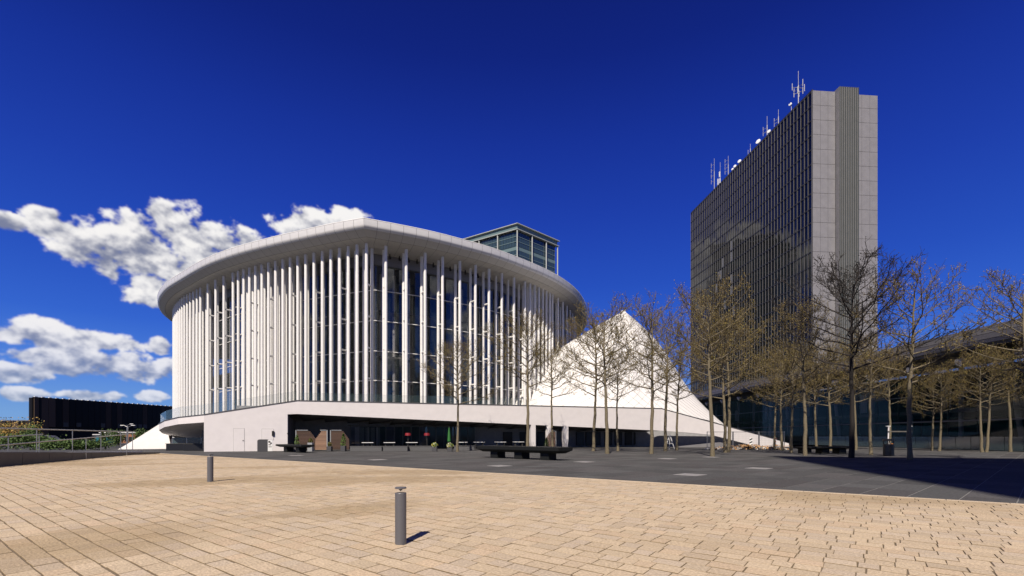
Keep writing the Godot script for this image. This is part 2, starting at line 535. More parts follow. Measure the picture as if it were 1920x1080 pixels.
func make_pale_paving() -> void:
	var u := (EDGE_A - EDGE_B).normalized()
	var t := Vector2(-u.y, u.x)                # ahead
	if t.y < 0.0:
		t = -t
	# bedding under the stones, following their height
	var b := MB.new()
	var paving := Node3D.new()
	paving.name = numbered("pavement")
	add_child(paving)
	paving.set_meta("kind", "structure")
	tag(paving, "pale sandy paving of small split stones in the foreground", "pavement")
	var row_w := 0.252
	var edge_t := EDGE_B.dot(t)
	var tone := FastNoiseLite.new()
	tone.seed = 31; tone.frequency = 0.11; tone.fractal_octaves = 4
	var swell := FastNoiseLite.new()
	swell.seed = 37; swell.frequency = 0.9; swell.fractal_octaves = 2
	var stones := []
	var rows := 100
	var wall_dir := (WALL_B - WALL_A).normalized()
	for k in rows:
		var tt := edge_t - 0.16 - (k + 1) * row_w
		var s := -22.0 + rng.randf() * 0.3
		while s < 46.0:
			var ln := rng.randf_range(0.21, 0.42)
			var c := u * (s + ln * 0.5) + t * (tt + row_w * 0.5)
			s += ln
			var side := (c - WALL_A).cross(wall_dir)
			if side < 0.12:
				continue
			if c.y < -5.0 or absf(c.x) > maxf(c.y, 0.0) * 1.10 + 11.0:
				continue
			var seen := 1.0 if c.y > 4.5 and absf(c.x) < c.y * 1.07 else 0.02
			stones.append([c, ln, seen * ln * row_w / pow(maxf(c.y, 2.0), 3.0)])
	stones.sort_custom(func(p, q): return p[2] > q[2])
	var rest := MB.new()
	for i in stones.size():
		var c: Vector2 = stones[i][0]
		var ln: float = stones[i][1]
		var gap := rng.randf_range(0.006, 0.015)
		var hx := ln * 0.5 - gap * 0.5
		var hy := row_w * 0.5 - rng.randf_range(0.008, 0.015)
		var base := pale_height(c.x, c.y)
		var lift := rng.randf_range(-0.003, 0.003)
		var tilt := Vector2(rng.randf_range(-0.008, 0.008), rng.randf_range(-0.011, 0.011))
		var grey := tone.get_noise_2d(c.x * 0.55 + c.y * 0.35, c.y * 1.3 - c.x * 0.7)
		var stain := smooth(0.08, 0.42, grey)
		var pick := rng.randf()
		var col := Color(0.63, 0.505, 0.355)
		if pick < 0.22:
			col = Color(0.605, 0.495, 0.37)
		elif pick < 0.36:
			col = Color(0.63, 0.49, 0.34)
		elif pick < 0.46:
			col = Color(0.575, 0.465, 0.335)
		col = col.lerp(Color(0.38, 0.28, 0.16), stain * 0.6)
		col = col * rng.randf_range(0.93, 1.06)
		col.a = 1.0
		var one := i < 300
		var mb: MB = MB.new() if one else rest
		var org := W(c.x, c.y, base) if one else Vector3.ZERO
		var top := []
		var rim := []
		var foot := []
		var ch := rng.randf_range(0.003, 0.006)
		var soil := Color(0.30, 0.225, 0.145)
		for q in [[-1, -1], [1, -1], [1, 1], [-1, 1]]:
			var jx := rng.randf_range(-0.006, 0.006)
			var jy := rng.randf_range(-0.005, 0.005)
			for lv in 3:
				var ins := ch if lv == 0 else 0.0
				var o: Vector2 = u * (q[0] * (hx - ins) + jx) + t * (q[1] * (hy - ins) + jy)
				var pp: Vector2 = c + o
				var y: float = pale_height(pp.x, pp.y) + lift + tilt.x * o.dot(u) + tilt.y * o.dot(t) + swell.get_noise_2d(pp.x, pp.y) * 0.004
				if lv == 0:
					top.append(W(pp.x, pp.y, y) - org)
				elif lv == 1:
					rim.append(W(pp.x, pp.y, y - ch * 0.75) - org)
				else:
					foot.append(W(pp.x, pp.y, y - 0.05) - org)
		var mid := W(c.x, c.y, base - 0.03) - org
		mb.out_quad(top[0], top[1], top[2], top[3], mid, col)
		for e in 4:
			var f := (e + 1) % 4
			mb.out_quad(top[e], top[f], rim[f], rim[e], mid, col.lerp(soil, 0.35))
			mb.out_quad(rim[e], rim[f], foot[f], foot[e], mid, soil)
		if one:
			part("paving_stone", mb.mesh(M.stone), paving, org)
	var o := part("paving_stones_beyond", rest.mesh(M.stone), paving)
	o.set_meta("kind", "stuff")
	# bedding sand
	var step := 1.0
	var x := -46.0
	while x < 40.0:
		var d := -8.0
		while d < 40.0:
			var mx := x + step * 0.5
			var md := d + step * 0.5
			if edge_dist(mx, md) > -0.8 and (Vector2(mx, md) - WALL_A).cross(wall_dir) > -0.9:
				var P := []
				for q in [[0, 0], [1, 0], [1, 1], [0, 1]]:
					var px: float = x + step * q[0]
					var pd: float = d + step * q[1]
					P.append(W(px, pd, pale_height(px, pd) - 0.012 - 0.02 * (1.0 - smooth(0.0, 1.0, edge_dist(px, pd)))))
				b.quad(P[0], P[1], P[2], P[3])
			d += step
		x += step
	part("bedding_sand", b.mesh(M.sand), paving)
	# a narrow course of long pale stones along the border
	var len_all := 64.0
	var s2 := -22.0
	while s2 < len_all - 14.0:
		var ln := rng.randf_range(0.75, 1.05)
		var c := EDGE_B + u * (s2 + ln * 0.5) - t * 0.075
		s2 += ln
		if c.y < -6.0 or (c - WALL_A).cross(wall_dir) < 0.1:
			continue
		var q := MB.new()
		q.cbox(Transform3D(Basis(Vector3.UP, atan2(u.y, u.x)), Vector3.ZERO), Vector3(ln - 0.008, 0.08, 0.135), 0.006, Color(0.60, 0.49, 0.36) * rng.randf_range(0.92, 1.05))
		part("border_stone", q.mesh(M.stone), paving, W(c.x, c.y, -0.034))

func make_square() -> void:
	var sq := Node3D.new()
	sq.name = numbered("plaza")
	add_child(sq)
	sq.set_meta("kind", "structure")
	tag(sq, "dark grey slab paving of the wide flat square", "square")
	var bed := MB.new()
	var far := [EDGE_A, EDGE_A + Vector2(-3, 20), Vector2(-46, 62), Vector2(46, 62), Vector2(46, -2.0), EDGE_B + (EDGE_B - EDGE_A).normalized() * 18.0]
	bed.prism(far, -0.3, -0.0035)
	part("slab_bedding", bed.mesh(M.grout), sq)
	var a := Vector2(0.742, 0.670)
	var p := Vector2(-0.670, 0.742)
	var wide := 0.87
	var slabs := []
	for k in range(-60, 80):
		var tt := k * wide - 2.18
		var s := -30.0 + rng.randf() * 1.3
		while s < 110.0:
			var ln: float = [1.16, 1.45, 1.74, 2.03][rng.randi() % 4]
			var c := a * (s + ln * 0.5) + p * (tt + wide * 0.5)
			var s0 := s
			s += ln
			if c.y < -6.0 or c.y > 62.0 or absf(c.x) > maxf(c.y, 0.0) * 1.10 + 22.0 or c.x > 46.0:
				continue
			if edge_dist(c.x, c.y) > 1.6:
				continue
			var poly := PackedVector2Array()
			var g := 0.010
			for q in [[s0 + g, tt + g], [s0 + ln - g, tt + g], [s0 + ln - g, tt + wide - g], [s0 + g, tt + wide - g]]:
				poly.append(a * q[0] + p * q[1])
			if edge_dist(c.x, c.y) > -1.6:       # slabs at the border are cut along it
				var u := (EDGE_A - EDGE_B).normalized()
				var nn := Vector2(u.y, -u.x)
				if nn.y < 0.0:
					nn = -nn
				var o := EDGE_B + nn * 0.004
				var half := PackedVector2Array([o - u * 80.0, o + u * 80.0, o + u * 80.0 + nn * 90.0, o - u * 80.0 + nn * 90.0])
				var cut := Geometry2D.intersect_polygons(poly, half)
				if cut.is_empty():
					continue
				poly = cut[0]
			slabs.append([c, poly, (1.0 if c.y > 4.5 and absf(c.x) < c.y * 1.07 else 0.02) * ln * wide / pow(maxf(c.y, 3.0), 3.0)])
	slabs.sort_custom(func(m, q): return m[2] > q[2])
	var rest := MB.new()
	for i in slabs.size():
		var c: Vector2 = slabs[i][0]
		var poly: PackedVector2Array = slabs[i][1]
		var v := rng.randf_range(0.088, 0.128)
		var col := Color(v, v * 0.985, v * 0.985)
		var mb: MB = MB.new() if i < 300 else rest
		var org := c if i < 300 else Vector2.ZERO
		var rel := []
		for q in poly:
			rel.append(q - org)
		mb.prism(rel, -0.03, rng.randf_range(-0.0012, 0.0012), col)
		if i < 300:
			part("paving_slab", mb.mesh(M.slab), sq, W(c.x, c.y))
	var o := part("paving_slabs_beyond", rest.mesh(M.slab), sq)
	o.set_meta("kind", "stuff")

# ------------------------------------------------------------------ concert hall
var tip := Vector2(-14.65, 47.8)
var sides := {}                     # "L" / "R": dense points, arc lengths, inward normals
var bis := Vector2.ZERO
var bis_cos := 1.0

func make_curve(P: Array, flip: float) -> Dictionary:
	var pts := []
	for i in P.size() - 1:
		var p1: Vector2 = P[i]; var p2: Vector2 = P[i + 1]
		var p0: Vector2 = P[i - 1] if i > 0 else p1 * 2.0 - p2
		var p3: Vector2 = P[i + 2] if i + 2 < P.size() else p2 * 2.0 - p1
		for k in 16:
			var t := k / 16.0
			pts.append(0.5 * ((2.0 * p1) + (p2 - p0) * t + (2.0 * p0 - 5.0 * p1 + 4.0 * p2 - p3) * t * t + (3.0 * p1 - p0 - 3.0 * p2 + p3) * t * t * t))
	pts.append(P[-1])
	var arc := [0.0]
	for i in pts.size() - 1:
		arc.append(arc[-1] + pts[i].distance_to(pts[i + 1]))
	var nor := []
	for i in pts.size():
		var d: Vector2 = (pts[min(i + 1, pts.size() - 1)] - pts[max(i - 1, 0)]).normalized()
		nor.append(Vector2(d.y, -d.x) * flip)
	return {"pts": pts, "arc": arc, "nor": nor, "len": arc[-1]}

func normal_at(side: String, s: float) -> Vector2:
	var C: Dictionary = sides[side]
	var i: int = clampi(C.arc.bsearch(s) - 1, 0, C.pts.size() - 2)
	var t: float = clampf((s - C.arc[i]) / (C.arc[i + 1] - C.arc[i]), 0.0, 1.0)
	return C.nor[i].lerp(C.nor[i + 1], t).normalized()

func ring(side: String, s: float, off: float) -> Vector2:
	var C: Dictionary = sides[side]
	var i: int = clampi(C.arc.bsearch(s) - 1, 0, C.pts.size() - 2)
	var t: float = clampf((s - C.arc[i]) / (C.arc[i + 1] - C.arc[i]), 0.0, 1.0)
	var p: Vector2 = C.pts[i].lerp(C.pts[i + 1], t) + normal_at(side, s) * off
	if off > 0.0:
		var side_sign := bis.cross(p - tip)
		var want := 1.0 if side == "L" else -1.0
		if s < off * 1.2 and side_sign * want < 0.0:
			return tip + bis * off / bis_cos
	return p

func deck_height(side: String, s: float) -> float:
	if side == "R":
		return 4.6
	var k := [[0.0, 4.6], [4.0, 4.55], [14.0, 3.2], [22.0, 2.75], [30.0, 2.3], [42.0, 1.6], [60.0, 1.0], [200.0, 1.0]]
	for i in k.size() - 1:
		if s <= k[i + 1][0]:
			return lerpf(k[i][1], k[i + 1][1], (s - k[i][0]) / (k[i + 1][0] - k[i][0]))
	return 1.0

# one panel of the canopy: profile of Vector2(offset, height) between two arc lengths
func canopy_panel(mb: MB, side: String, s0: float, s1: float, prof: Array, cut := 2) -> void:
	for j in cut:
		var a := lerpf(s0, s1, float(j) / cut); var b := lerpf(s0, s1, float(j + 1) / cut)
		for i in prof.size() - 1:
			var p: Vector2 = prof[i]; var q: Vector2 = prof[i + 1]
			var pn := profile_normal(prof, i); var qn := profile_normal(prof, i + 1)
			var A := ring(side, a, p.x); var B := ring(side, b, p.x)
			var C := ring(side, b, q.x); var D := ring(side, a, q.x)
			var na := normal_at(side, a); var nb := normal_at(side, b)
			var vA := W(A.x, A.y, p.y); var vB := W(B.x, B.y, p.y); var vC := W(C.x, C.y, q.y); var vD := W(D.x, D.y, q.y)
			var n0 := W(na.x * pn.x, na.y * pn.x, pn.y); var n1 := W(nb.x * pn.x, nb.y * pn.x, pn.y)
			var n2 := W(nb.x * qn.x, nb.y * qn.x, qn.y); var n3 := W(na.x * qn.x, na.y * qn.x, qn.y)
			if (vC - vA).cross(vD - vB).dot(n0 + n2) >= 0.0:
				mb.trin(vA, vB, vC, n0, n1, n2); mb.trin(vA, vC, vD, n0, n2, n3)
			else:
				mb.trin(vA, vC, vB, n0, n2, n1); mb.trin(vA, vD, vC, n0, n3, n2)

func profile_normal(prof: Array, i: int) -> Vector2:
	var d: Vector2 = (prof[min(i + 1, prof.size() - 1)] - prof[max(i - 1, 0)]).normalized()
	return Vector2(d.y, -d.x)      # offsets grow inwards, so outside is towards smaller offset / down

func make_hall() -> void:
	var L := [tip, Vector2(-17.7, 48.85), Vector2(-22.1, 50.7), Vector2(-26.6, 52.7), Vector2(-32.1, 55.5), Vector2(-37.6, 59), Vector2(-43.5, 63.7), Vector2(-49.6, 68.9), Vector2(-55.3, 75.4), Vector2(-59.9, 83), Vector2(-63.0, 92), Vector2(-64, 102), Vector2(-62, 114), Vector2(-55, 125), Vector2(-44, 134), Vector2(-30, 140), Vector2(-22, 141.5)]
	var R := [tip, Vector2(-11.1, 49.5), Vector2(-8.2, 51.1), Vector2(-5.3, 53.1), Vector2(-2.3, 55.4), Vector2(0.83, 58.5), Vector2(4.2, 62.3), Vector2(7.14, 66.6), Vector2(9.8, 72), Vector2(12, 78.95), Vector2(13.5, 86.6), Vector2(14.2, 95), Vector2(13.5, 106), Vector2(10, 117), Vector2(4, 127), Vector2(-6, 135), Vector2(-22, 141.5)]
	sides["L"] = make_curve(L, 1.0)
	sides["R"] = make_curve(R, -1.0)
	bis = (sides.L.nor[0] + sides.R.nor[0]).normalized()
	bis_cos = bis.dot(sides.L.nor[0])
	var hall := thing("concert_hall", "large white eye-shaped concert hall ringed by tall slender columns under an overhanging roof", "concert hall")
	# canopy panels
	var fascia := [Vector2(0.0, 22.93), Vector2(0.02, 22.35), Vector2(0.10, 22.14), Vector2(0.28, 21.98)]
	var outer := [Vector2(0.28, 21.98), Vector2(0.6, 21.74), Vector2(1.0, 21.5)]
	var inner := [Vector2(1.0, 21.5), Vector2(2.2, 21.3), Vector2(4.9, 21.15)]
	var core := [Vector2(0.05, 22.93), Vector2(0.07, 22.37), Vector2(0.14, 22.18), Vector2(0.31, 22.03), Vector2(1.03, 21.55), Vector2(2.2, 21.35), Vector2(4.9, 21.20)]
	var cb := MB.new()
	var rear := MB.new()
	var lip := MB.new()
	for sd in ["L", "R"]:
		var w := 1.2 if sd == "L" else 1.32
		var front := 60.0 if sd == "L" else 62.0
		var s := 0.0
		while s < front - 0.01:
			var g := 0.014
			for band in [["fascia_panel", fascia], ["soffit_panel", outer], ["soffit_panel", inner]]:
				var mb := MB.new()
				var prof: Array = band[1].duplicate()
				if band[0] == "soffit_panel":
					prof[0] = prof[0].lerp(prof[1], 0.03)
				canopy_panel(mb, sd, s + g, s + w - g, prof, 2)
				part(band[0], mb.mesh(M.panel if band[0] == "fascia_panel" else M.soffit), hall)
			canopy_panel(cb, sd, s, s + w, core, 2)
			s += w
		while s < sides[sd].len - 0.01:
			var e: float = minf(s + 2.4, sides[sd].len)
			canopy_panel(rear, sd, s, e, fascia, 1); canopy_panel(rear, sd, s, e, outer, 1); canopy_panel(rear, sd, s, e, inner, 1)
			s = e
		var k := 0.0
		while k < sides[sd].len - 0.01:
			var e: float = minf(k + 1.2, sides[sd].len)
			canopy_panel(lip, sd, k, e, [Vector2(4.0, 23.1), Vector2(0.10, 22.99), Vector2(-0.012, 22.965), Vector2(-0.012, 22.90), Vector2(0.06, 22.88)], 1)
			var A := ring(sd, k, 4.0); var B := ring(sd, e, 4.0)
			lip.out_tri(W(A.x, A.y, 23.1), W(B.x, B.y, 23.1), W(-22, 95, 24.4), W(-22, 95, 0))
			k = e
	part("canopy_core", cb.mesh(M.core), hall)
	part("rear_canopy", rear.mesh(M.soffit), hall)
	part("roof", lip.mesh(M.white), hall)
	# columns
	var cyl := MB.new()
	cyl.tube([Vector3.ZERO, Vector3(0, 1, 0)], [0.165, 0.165], 14, Color.WHITE, true)
	var cm := cyl.mesh(M.white)
	var left := []
	for k in 19:
		left.append(1.14 + 1.2 * k)
	left += [25.1, 27.5, 30.1]
	for k in 18:
		left.append(32.8 + 1.28 * k)
	var right := []
	for k in 10:
		right.append(2.55 + 2.24 * k - 0.02 * k * k / 10.0)
	for k in range(1, 7):
		right.append(22.6 + 1.08 * k)
	right += [30.0, 32.1, 34.4, 36.9, 39.6, 42.0, 44.4, 46.8, 49.2, 51.6]
	var placed := 0
	for sd in ["L", "R"]:
		var list: Array = left if sd == "L" else right
		for idx in list.size():
			var s: float = list[idx]
			var wide_gap: bool = (sd == "L" and idx >= 19 and idx <= 21)
			var offs := [2.1, 3.25]
			if sd == "L" and not wide_gap and idx > 0 and idx < 34:
				offs.append(4.1)
			if sd == "R" and (idx < 10 or idx > 15):
				offs = [2.1, 3.15]
				if idx < 10:
					offs.append(7.4)
			for o in offs:
				var ss := s
				if sd == "L" and o > 4.0 and o < 5.0:
					ss = s + 0.62
				var q := ring(sd, ss, o)
				var y0 := deck_height(sd, s) - 0.35
				var y1 := 21.33 if o < 2.5 else 21.24
				if o > 5.0:
					y1 = 20.0
				var col := part("column", cm, hall, W(q.x, q.y, y0))
				col.scale = Vector3(1.0 if o < 5 else 1.15, y1 - y0, 1.0 if o < 5 else 1.15)
				placed += 1
			# struts tie the outer columns to the row behind
			if (sd == "R" and idx < 12) or wide_gap or (sd == "L" and idx < 19 and idx % 3 == 0):
				for h in [7.4, 10.6, 13.9, 17.2]:
					var p := ring(sd, s, 2.1); var q := ring(sd, s, 3.2)
					part("strut", bar_mesh(W(p.x, p.y, h), W(q.x, q.y, h), 0.10, M.white, 8), hall)
	print("columns ", placed)
	# glazing
	var levels := [4.2, 7.4, 10.6, 13.9, 17.2, 19.9]
	for sd in ["L", "R"]:
		var s := 0.0
		var fwd := 58.0
		var first := true
		while s < fwd:
			var w := 2.24 if sd == "R" else 2.4
			if first:
				w = 3.2
			first = false
			for i in 5:
				var a := ring(sd, s, 4.45); var b := ring(sd, s + w, 4.45)
				var inn := normal_at(sd, s + w * 0.5)
				var d := (b - a).normalized()
				var y0: float = levels[i] if i > 0 else minf(levels[0], deck_height(sd, s) - 0.2)
				var mid := (a + b) * 0.5
				var pane := MB.new()
				var wl := a.distance_to(b) - 0.05
				pane.bx(Vector3.ZERO, Vector3(wl, levels[i + 1] - y0 - 0.05, 0.024), atan2(d.y, d.x))
				part("glass_pane", pane.mesh(M.hall_glass), hall, W(mid.x, mid.y, (y0 + levels[i + 1]) * 0.5))
			var m := ring(sd, s, 4.6)
			part("mullion", bar_mesh(W(m.x, m.y, 4.0), W(m.x, m.y, 20.2), 0.045, M.panel, 6), hall)
			s += w
		for h in levels.slice(1):
			var pts := []; var rad := []
			var k := 0.0
			while k < 58.0:
				var q := ring(sd, k + 0.01, 4.32)
				if pts.is_empty() or pts[-1].distance_to(W(q.x, q.y, h)) > 0.3:
					pts.append(W(q.x, q.y, h)); rad.append(0.05)
				k += 1.2
			var tb := MB.new()
			tb.tube(pts, rad, 6)
			part("transom", tb.mesh(M.white if h < 19 else M.tower_rib), hall)
		# head beam over the glass
		var hb := MB.new()
		var k2 := 0.0
		while k2 < 60.0:
			canopy_panel(hb, sd, k2, k2 + 1.2, [Vector2(4.5, 21.3), Vector2(4.4, 20.6), Vector2(4.4, 19.95), Vector2(4.7, 19.9)], 1)
			k2 += 1.2
		part("head_beam", hb.mesh(M.tower_panel), hall)
	# foyer inside: floors and the closed drum
	var drum := MB.new()
	for sd in ["L", "R"]:
		var k := 0.0
		while k < sides[sd].len - 0.01:
			var e: float = minf(k + 2.0, sides[sd].len)
			canopy_panel(drum, sd, k, e, [Vector2(10.5, 21.1), Vector2(10.5, 4.0)], 1)
			k = e
	part("foyer_wall", drum.mesh(M.drum), hall)
	for h in [4.3, 10.4, 15.6]:
		var fl := MB.new()
		for sd in ["L", "R"]:
			var k := 0.0
			while k < 60.0:
				canopy_panel(fl, sd, k, k + 2.0, [Vector2(10.4, h), Vector2(6.2 if h > 5.0 else 4.7, h), Vector2(6.2 if h > 5.0 else 4.7, h - 0.35), Vector2(10.4, h - 0.35)], 1)
				k += 2.0
		part("foyer_floor", fl.mesh(M.floor_in), hall)
	var ceil := MB.new()
	for sd in ["L", "R"]:
		var k := 0.0
		while k < 60.0:
			canopy_panel(ceil, sd, k, k + 2.0, [Vector2(4.7, 20.3), Vector2(10.6, 20.3)], 1)
			k += 2.0
	part("foyer_ceiling", ceil.mesh(M.drum), hall)
	# foyer portal leaves on the drum, dark doorways per storey
	for sd in ["L", "R"]:
		for k in 8:
			var s := 6.0 + k * 5.2
			for h in [4.4, 10.5, 15.7]:
				var q := ring(sd, s, 10.36); var d := ring(sd, s + 0.5, 10.36) - q
				var door := MB.new()
				door.bx(Vector3.ZERO, Vector3(2.2, 3.0, 0.12), atan2(d.y, d.x))
				part("foyer_door", door.mesh(M.black), hall, W(q.x, q.y, h + 1.5))
	# small lamps under the soffit by the head beam
	for k in 16:
		var s := 3.4 + k * 1.12
		var q := ring("R", s, 3.95)
		var lm := MB.new()
		lm.tube([Vector3(0, 0.42, 0), Vector3(0, 0.12, 0), Vector3(0.05, -0.08, 0.08)], [0.05, 0.1, 0.14], 8)
		part("soffit_lamp", lm.mesh(M.black), hall, W(q.x, q.y, 20.78))

# ------------------------------------------------------------------ podium
const PF := Vector2(-20.0, 45.0)
const PG := Vector2(17.9, 58.0)
const PH := Vector2(35.5, 62.0)
const PD := Vector2(-27.0, 42.4)

func wall_strip(mb: MB, a: Vector2, b: Vector2, top0: float, top1: float, bot0: float, bot1: float, thick: float, back: Vector2) -> void:
	# an upright slab between two plan points, with its own top and bottom heights at each end
	var P := []
	for k in 2:
		var o := back * thick * k
		P.append([W(a.x + o.x, a.y + o.y, bot0), W(b.x + o.x, b.y + o.y, bot1), W(b.x + o.x, b.y + o.y, top1), W(a.x + o.x, a.y + o.y, top0)])
	var ctr: Vector3 = (P[0][0] + P[0][2] + P[1][0] + P[1][2]) * 0.25
	mb.out_quad(P[0][0], P[0][1], P[0][2], P[0][3], ctr)
	mb.out_quad(P[1][0], P[1][1], P[1][2], P[1][3], ctr)
	for e in 4:
		var f := (e + 1) % 4
		mb.out_quad(P[0][e], P[0][f], P[1][f], P[1][e], ctr)

func make_podium() -> void:
	var pod := thing("podium_building", "low white concrete podium with deep dark recess and rising ramp under the column ring", "podium")
	var back := Vector2(-0.325, 0.946)
	# long fascia beam: top level, underside falling to the right
	var f := MB.new()
	var n := 18
	for i in n:
		var t0 := float(i) / n; var t1 := float(i + 1) / n
		wall_strip(f, PF.lerp(PG, t0), PF.lerp(PG, t1), 4.62, 4.62, lerpf(3.43, 2.0, t0), lerpf(3.43, 2.0, t1), 0.5, back)
	part("fascia_beam", f.mesh(M.concrete), pod)
	# tail that runs down to the ground
	var tail := MB.new()
	var tk := [[0.0, 4.62, 2.0], [0.2, 3.78, 1.78], [0.38, 3.03, 1.5], [0.65, 1.90, 0.40], [0.74, 1.53, 0.0], [1.0, 0.44, -0.02]]
	for i in tk.size() - 1:
		wall_strip(tail, PG.lerp(PH, tk[i][0]), PG.lerp(PH, tk[i + 1][0]), tk[i][1], tk[i + 1][1], tk[i][2], tk[i + 1][2], 0.5, Vector2(-0.22, 0.97))
	part("tail_wall", tail.mesh(M.concrete), pod)
	var tcap := MB.new()
	for i in tk.size() - 1:
		var o := Vector2(0.011, -0.03)
		wall_strip(tcap, PG.lerp(PH, tk[i][0]) + o, PG.lerp(PH, tk[i + 1][0]) + o, tk[i][1] + 0.10, tk[i + 1][1] + (0.10 if i < 3 else 0.02), tk[i][1] + 0.003, tk[i + 1][1] + 0.003, 0.6, Vector2(-0.22, 0.97))
	part("tail_coping", tcap.mesh(M.coping), pod)
	# closed wall on the left, up to the ramp edge
	var wl := MB.new()
	var pe := Vector2(-20.75, 44.72)
	wall_strip(wl, PD, pe, 3.2, 4.48, -0.02, -0.02, 0.45, Vector2(-0.36, 0.93))
	wall_strip(wl, pe, PF, 4.48, 4.62, 3.38, 3.43, 0.45, Vector2(-0.36, 0.93))
	part("closed_wall", wl.mesh(M.concrete), pod)
	# ramp edge curving away
	var ramp := [[PD, 3.2, 2.58], [Vector2(-29.6, 42.9), 2.98, 2.42], [Vector2(-32.2, 44.8), 2.74, 2.2], [Vector2(-34.6, 47.4), 2.52, 1.95], [Vector2(-36.6, 50.6), 2.3, 1.66], [Vector2(-38.6, 54.5), 2.0, 1.4], [Vector2(-42.0, 61.0), 1.6, 1.0]]
	var re := MB.new(); var rs := MB.new(); var rc := MB.new(); var rw := MB.new()
	for i in ramp.size() - 1:
		var a: Vector2 = ramp[i][0]; var b: Vector2 = ramp[i + 1][0]
		var d := (b - a).normalized()
		var inn := Vector2(d.y, -d.x)
		if inn.y < 0.0 and i < 3:
			inn = -inn
		if inn.x < 0.0 and i >= 3:
			inn = -inn
		wall_strip(re, a, b, ramp[i][1], ramp[i + 1][1], ramp[i][2], ramp[i + 1][2], 0.25, inn)
		wall_strip(rc, a - inn * 0.03, b - inn * 0.03, ramp[i][1] + 0.09, ramp[i + 1][1] + 0.09, ramp[i][1] + 0.003, ramp[i + 1][1] + 0.003, 0.34, inn)
	# soffit of the ramp: sweeps inwards and down to an inner wall
	var inner := [Vector2(-26.4, 47.6), Vector2(-28.4, 47.6), Vector2(-30.6, 48.4), Vector2(-32.6, 50.2), Vector2(-34.2, 53.0), Vector2(-36.0, 57.0), Vector2(-39.0, 63.0)]
	for i in ramp.size() - 1:
		for k in 4:
			var q0 := k / 4.0; var q1 := (k + 1) / 4.0
			var P := []
			for e in [[i, q0], [i + 1, q0], [i + 1, q1], [i, q1]]:
				var ro: Array = ramp[e[0]]
				var pl: Vector2 = ro[0].lerp(inner[e[0]], e[1])
				var drop: float = (ro[2] + 0.01) - (ro[2] - 0.75) * 0.0 - pow(e[1], 1.6) * (0.95 if e[0] > 0 else 0.6)
				P.append(W(pl.x, pl.y, drop))
			rs.toward_quad(P[0], P[1], P[2], P[3], W(P[0].x, -P[0].z, -40.0))
		var a: Vector2 = inner[i]; var b: Vector2 = inner[i + 1]
		rw.toward_quad(W(a.x, a.y, 0), W(b.x, b.y, 0), W(b.x, b.y, ramp[i + 1][2] - 0.5), W(a.x, a.y, ramp[i][2] - 0.5), W(-30, 30, 1))
	part("ramp_edge", re.mesh(M.concrete), pod)
	part("ramp_soffit", rs.mesh(M.concrete), pod)
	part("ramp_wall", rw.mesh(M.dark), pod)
	# side reveal where the closed wall ends
	var rv := MB.new()
	wall_strip(rv, PD + Vector2(0.02, 0.46), Vector2(-26.4, 47.6), 2.95, 2.4, -0.02, -0.02, 0.3, Vector2(1, 0))
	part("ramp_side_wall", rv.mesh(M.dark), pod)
	# deck
	var dk := MB.new()
	var outerp := [[Vector2(-42.0, 61.0), 1.6, "L", 42.0], [Vector2(-36.6, 50.6), 2.3, "L", 30.0], [Vector2(-32.2, 44.8), 2.74, "L", 22.0], [PD, 3.2, "L", 14.0], [PF, 4.55, "L", 4.0], [PF.lerp(PG, 0.15), 4.55, "L", 0.0], [PF.lerp(PG, 0.3), 4.55, "R", 4.0], [PF.lerp(PG, 0.5), 4.55, "R", 12.0], [PF.lerp(PG, 0.75), 4.55, "R", 20.0], [PG, 4.55, "R", 30.0]]
	for i in outerp.size() - 1:
		var a: Array = outerp[i]; var b: Array = outerp[i + 1]
		var ia := ring(a[2], a[3], 4.8); var ib := ring(b[2], b[3], 4.8)
		dk.toward_quad(W(a[0].x, a[0].y, a[1] - 0.05), W(b[0].x, b[0].y, b[1] - 0.05), W(ib.x, ib.y, b[1] - 0.05), W(ia.x, ia.y, a[1] - 0.05), W(-20, 50, 60))
	part("deck", dk.mesh(M.granite_grey), pod)
	part("ramp_coping", rc.mesh(M.coping), pod)
	# dark coping strip along the top
	var cp := MB.new()
	wall_strip(cp, PF + Vector2(0.01, -0.03), PG + Vector2(0.01, -0.03), 4.72, 4.72, 4.623, 4.623, 0.6, back)
	wall_strip(cp, PD + Vector2(0.01, -0.03), PF + Vector2(0.0, -0.04), 3.30, 4.72, 3.203, 4.623, 0.55, Vector2(-0.36, 0.93))
	part("coping", cp.mesh(M.coping), pod)
	# glass balustrade behind the coping, pane by pane
	var run := []
	for i in range(ramp.size() - 1, -1, -1):
		run.append([ramp[i][0], ramp[i][1]])
	run.append([PF, 4.62])
	run.append([PF.lerp(PG, 0.62), 4.62])
	for i in run.size() - 1:
		var a: Vector2 = run[i][0]; var b: Vector2 = run[i + 1][0]
		var ln := a.distance_to(b)
		var cnt := int(ceil(ln / 1.6))
		var d := (b - a).normalized()
		var inn := Vector2(-d.y, d.x)
		for k in cnt:
			var t0 := (k + 0.012) / cnt; var t1 := (k + 0.988) / cnt
			var g := MB.new()
			var set_back: float = 0.12 if i < run.size() - 2 else 1.9
			wall_strip(g, a.lerp(b, t0) + inn * set_back, a.lerp(b, t1) + inn * set_back, lerpf(run[i][1], run[i + 1][1], t0) + 0.98, lerpf(run[i][1], run[i + 1][1], t1) + 0.98, lerpf(run[i][1], run[i + 1][1], t0) + 0.1, lerpf(run[i][1], run[i + 1][1], t1) + 0.1, 0.025, inn)
			part("balustrade_pane", g.mesh(M.rail_glass), pod)
	# recess behind the fascia: ceiling, back wall, floor step, side wall
	var along := (PG - PF).normalized()
	var rec := MB.new()
	var bk := MB.new()
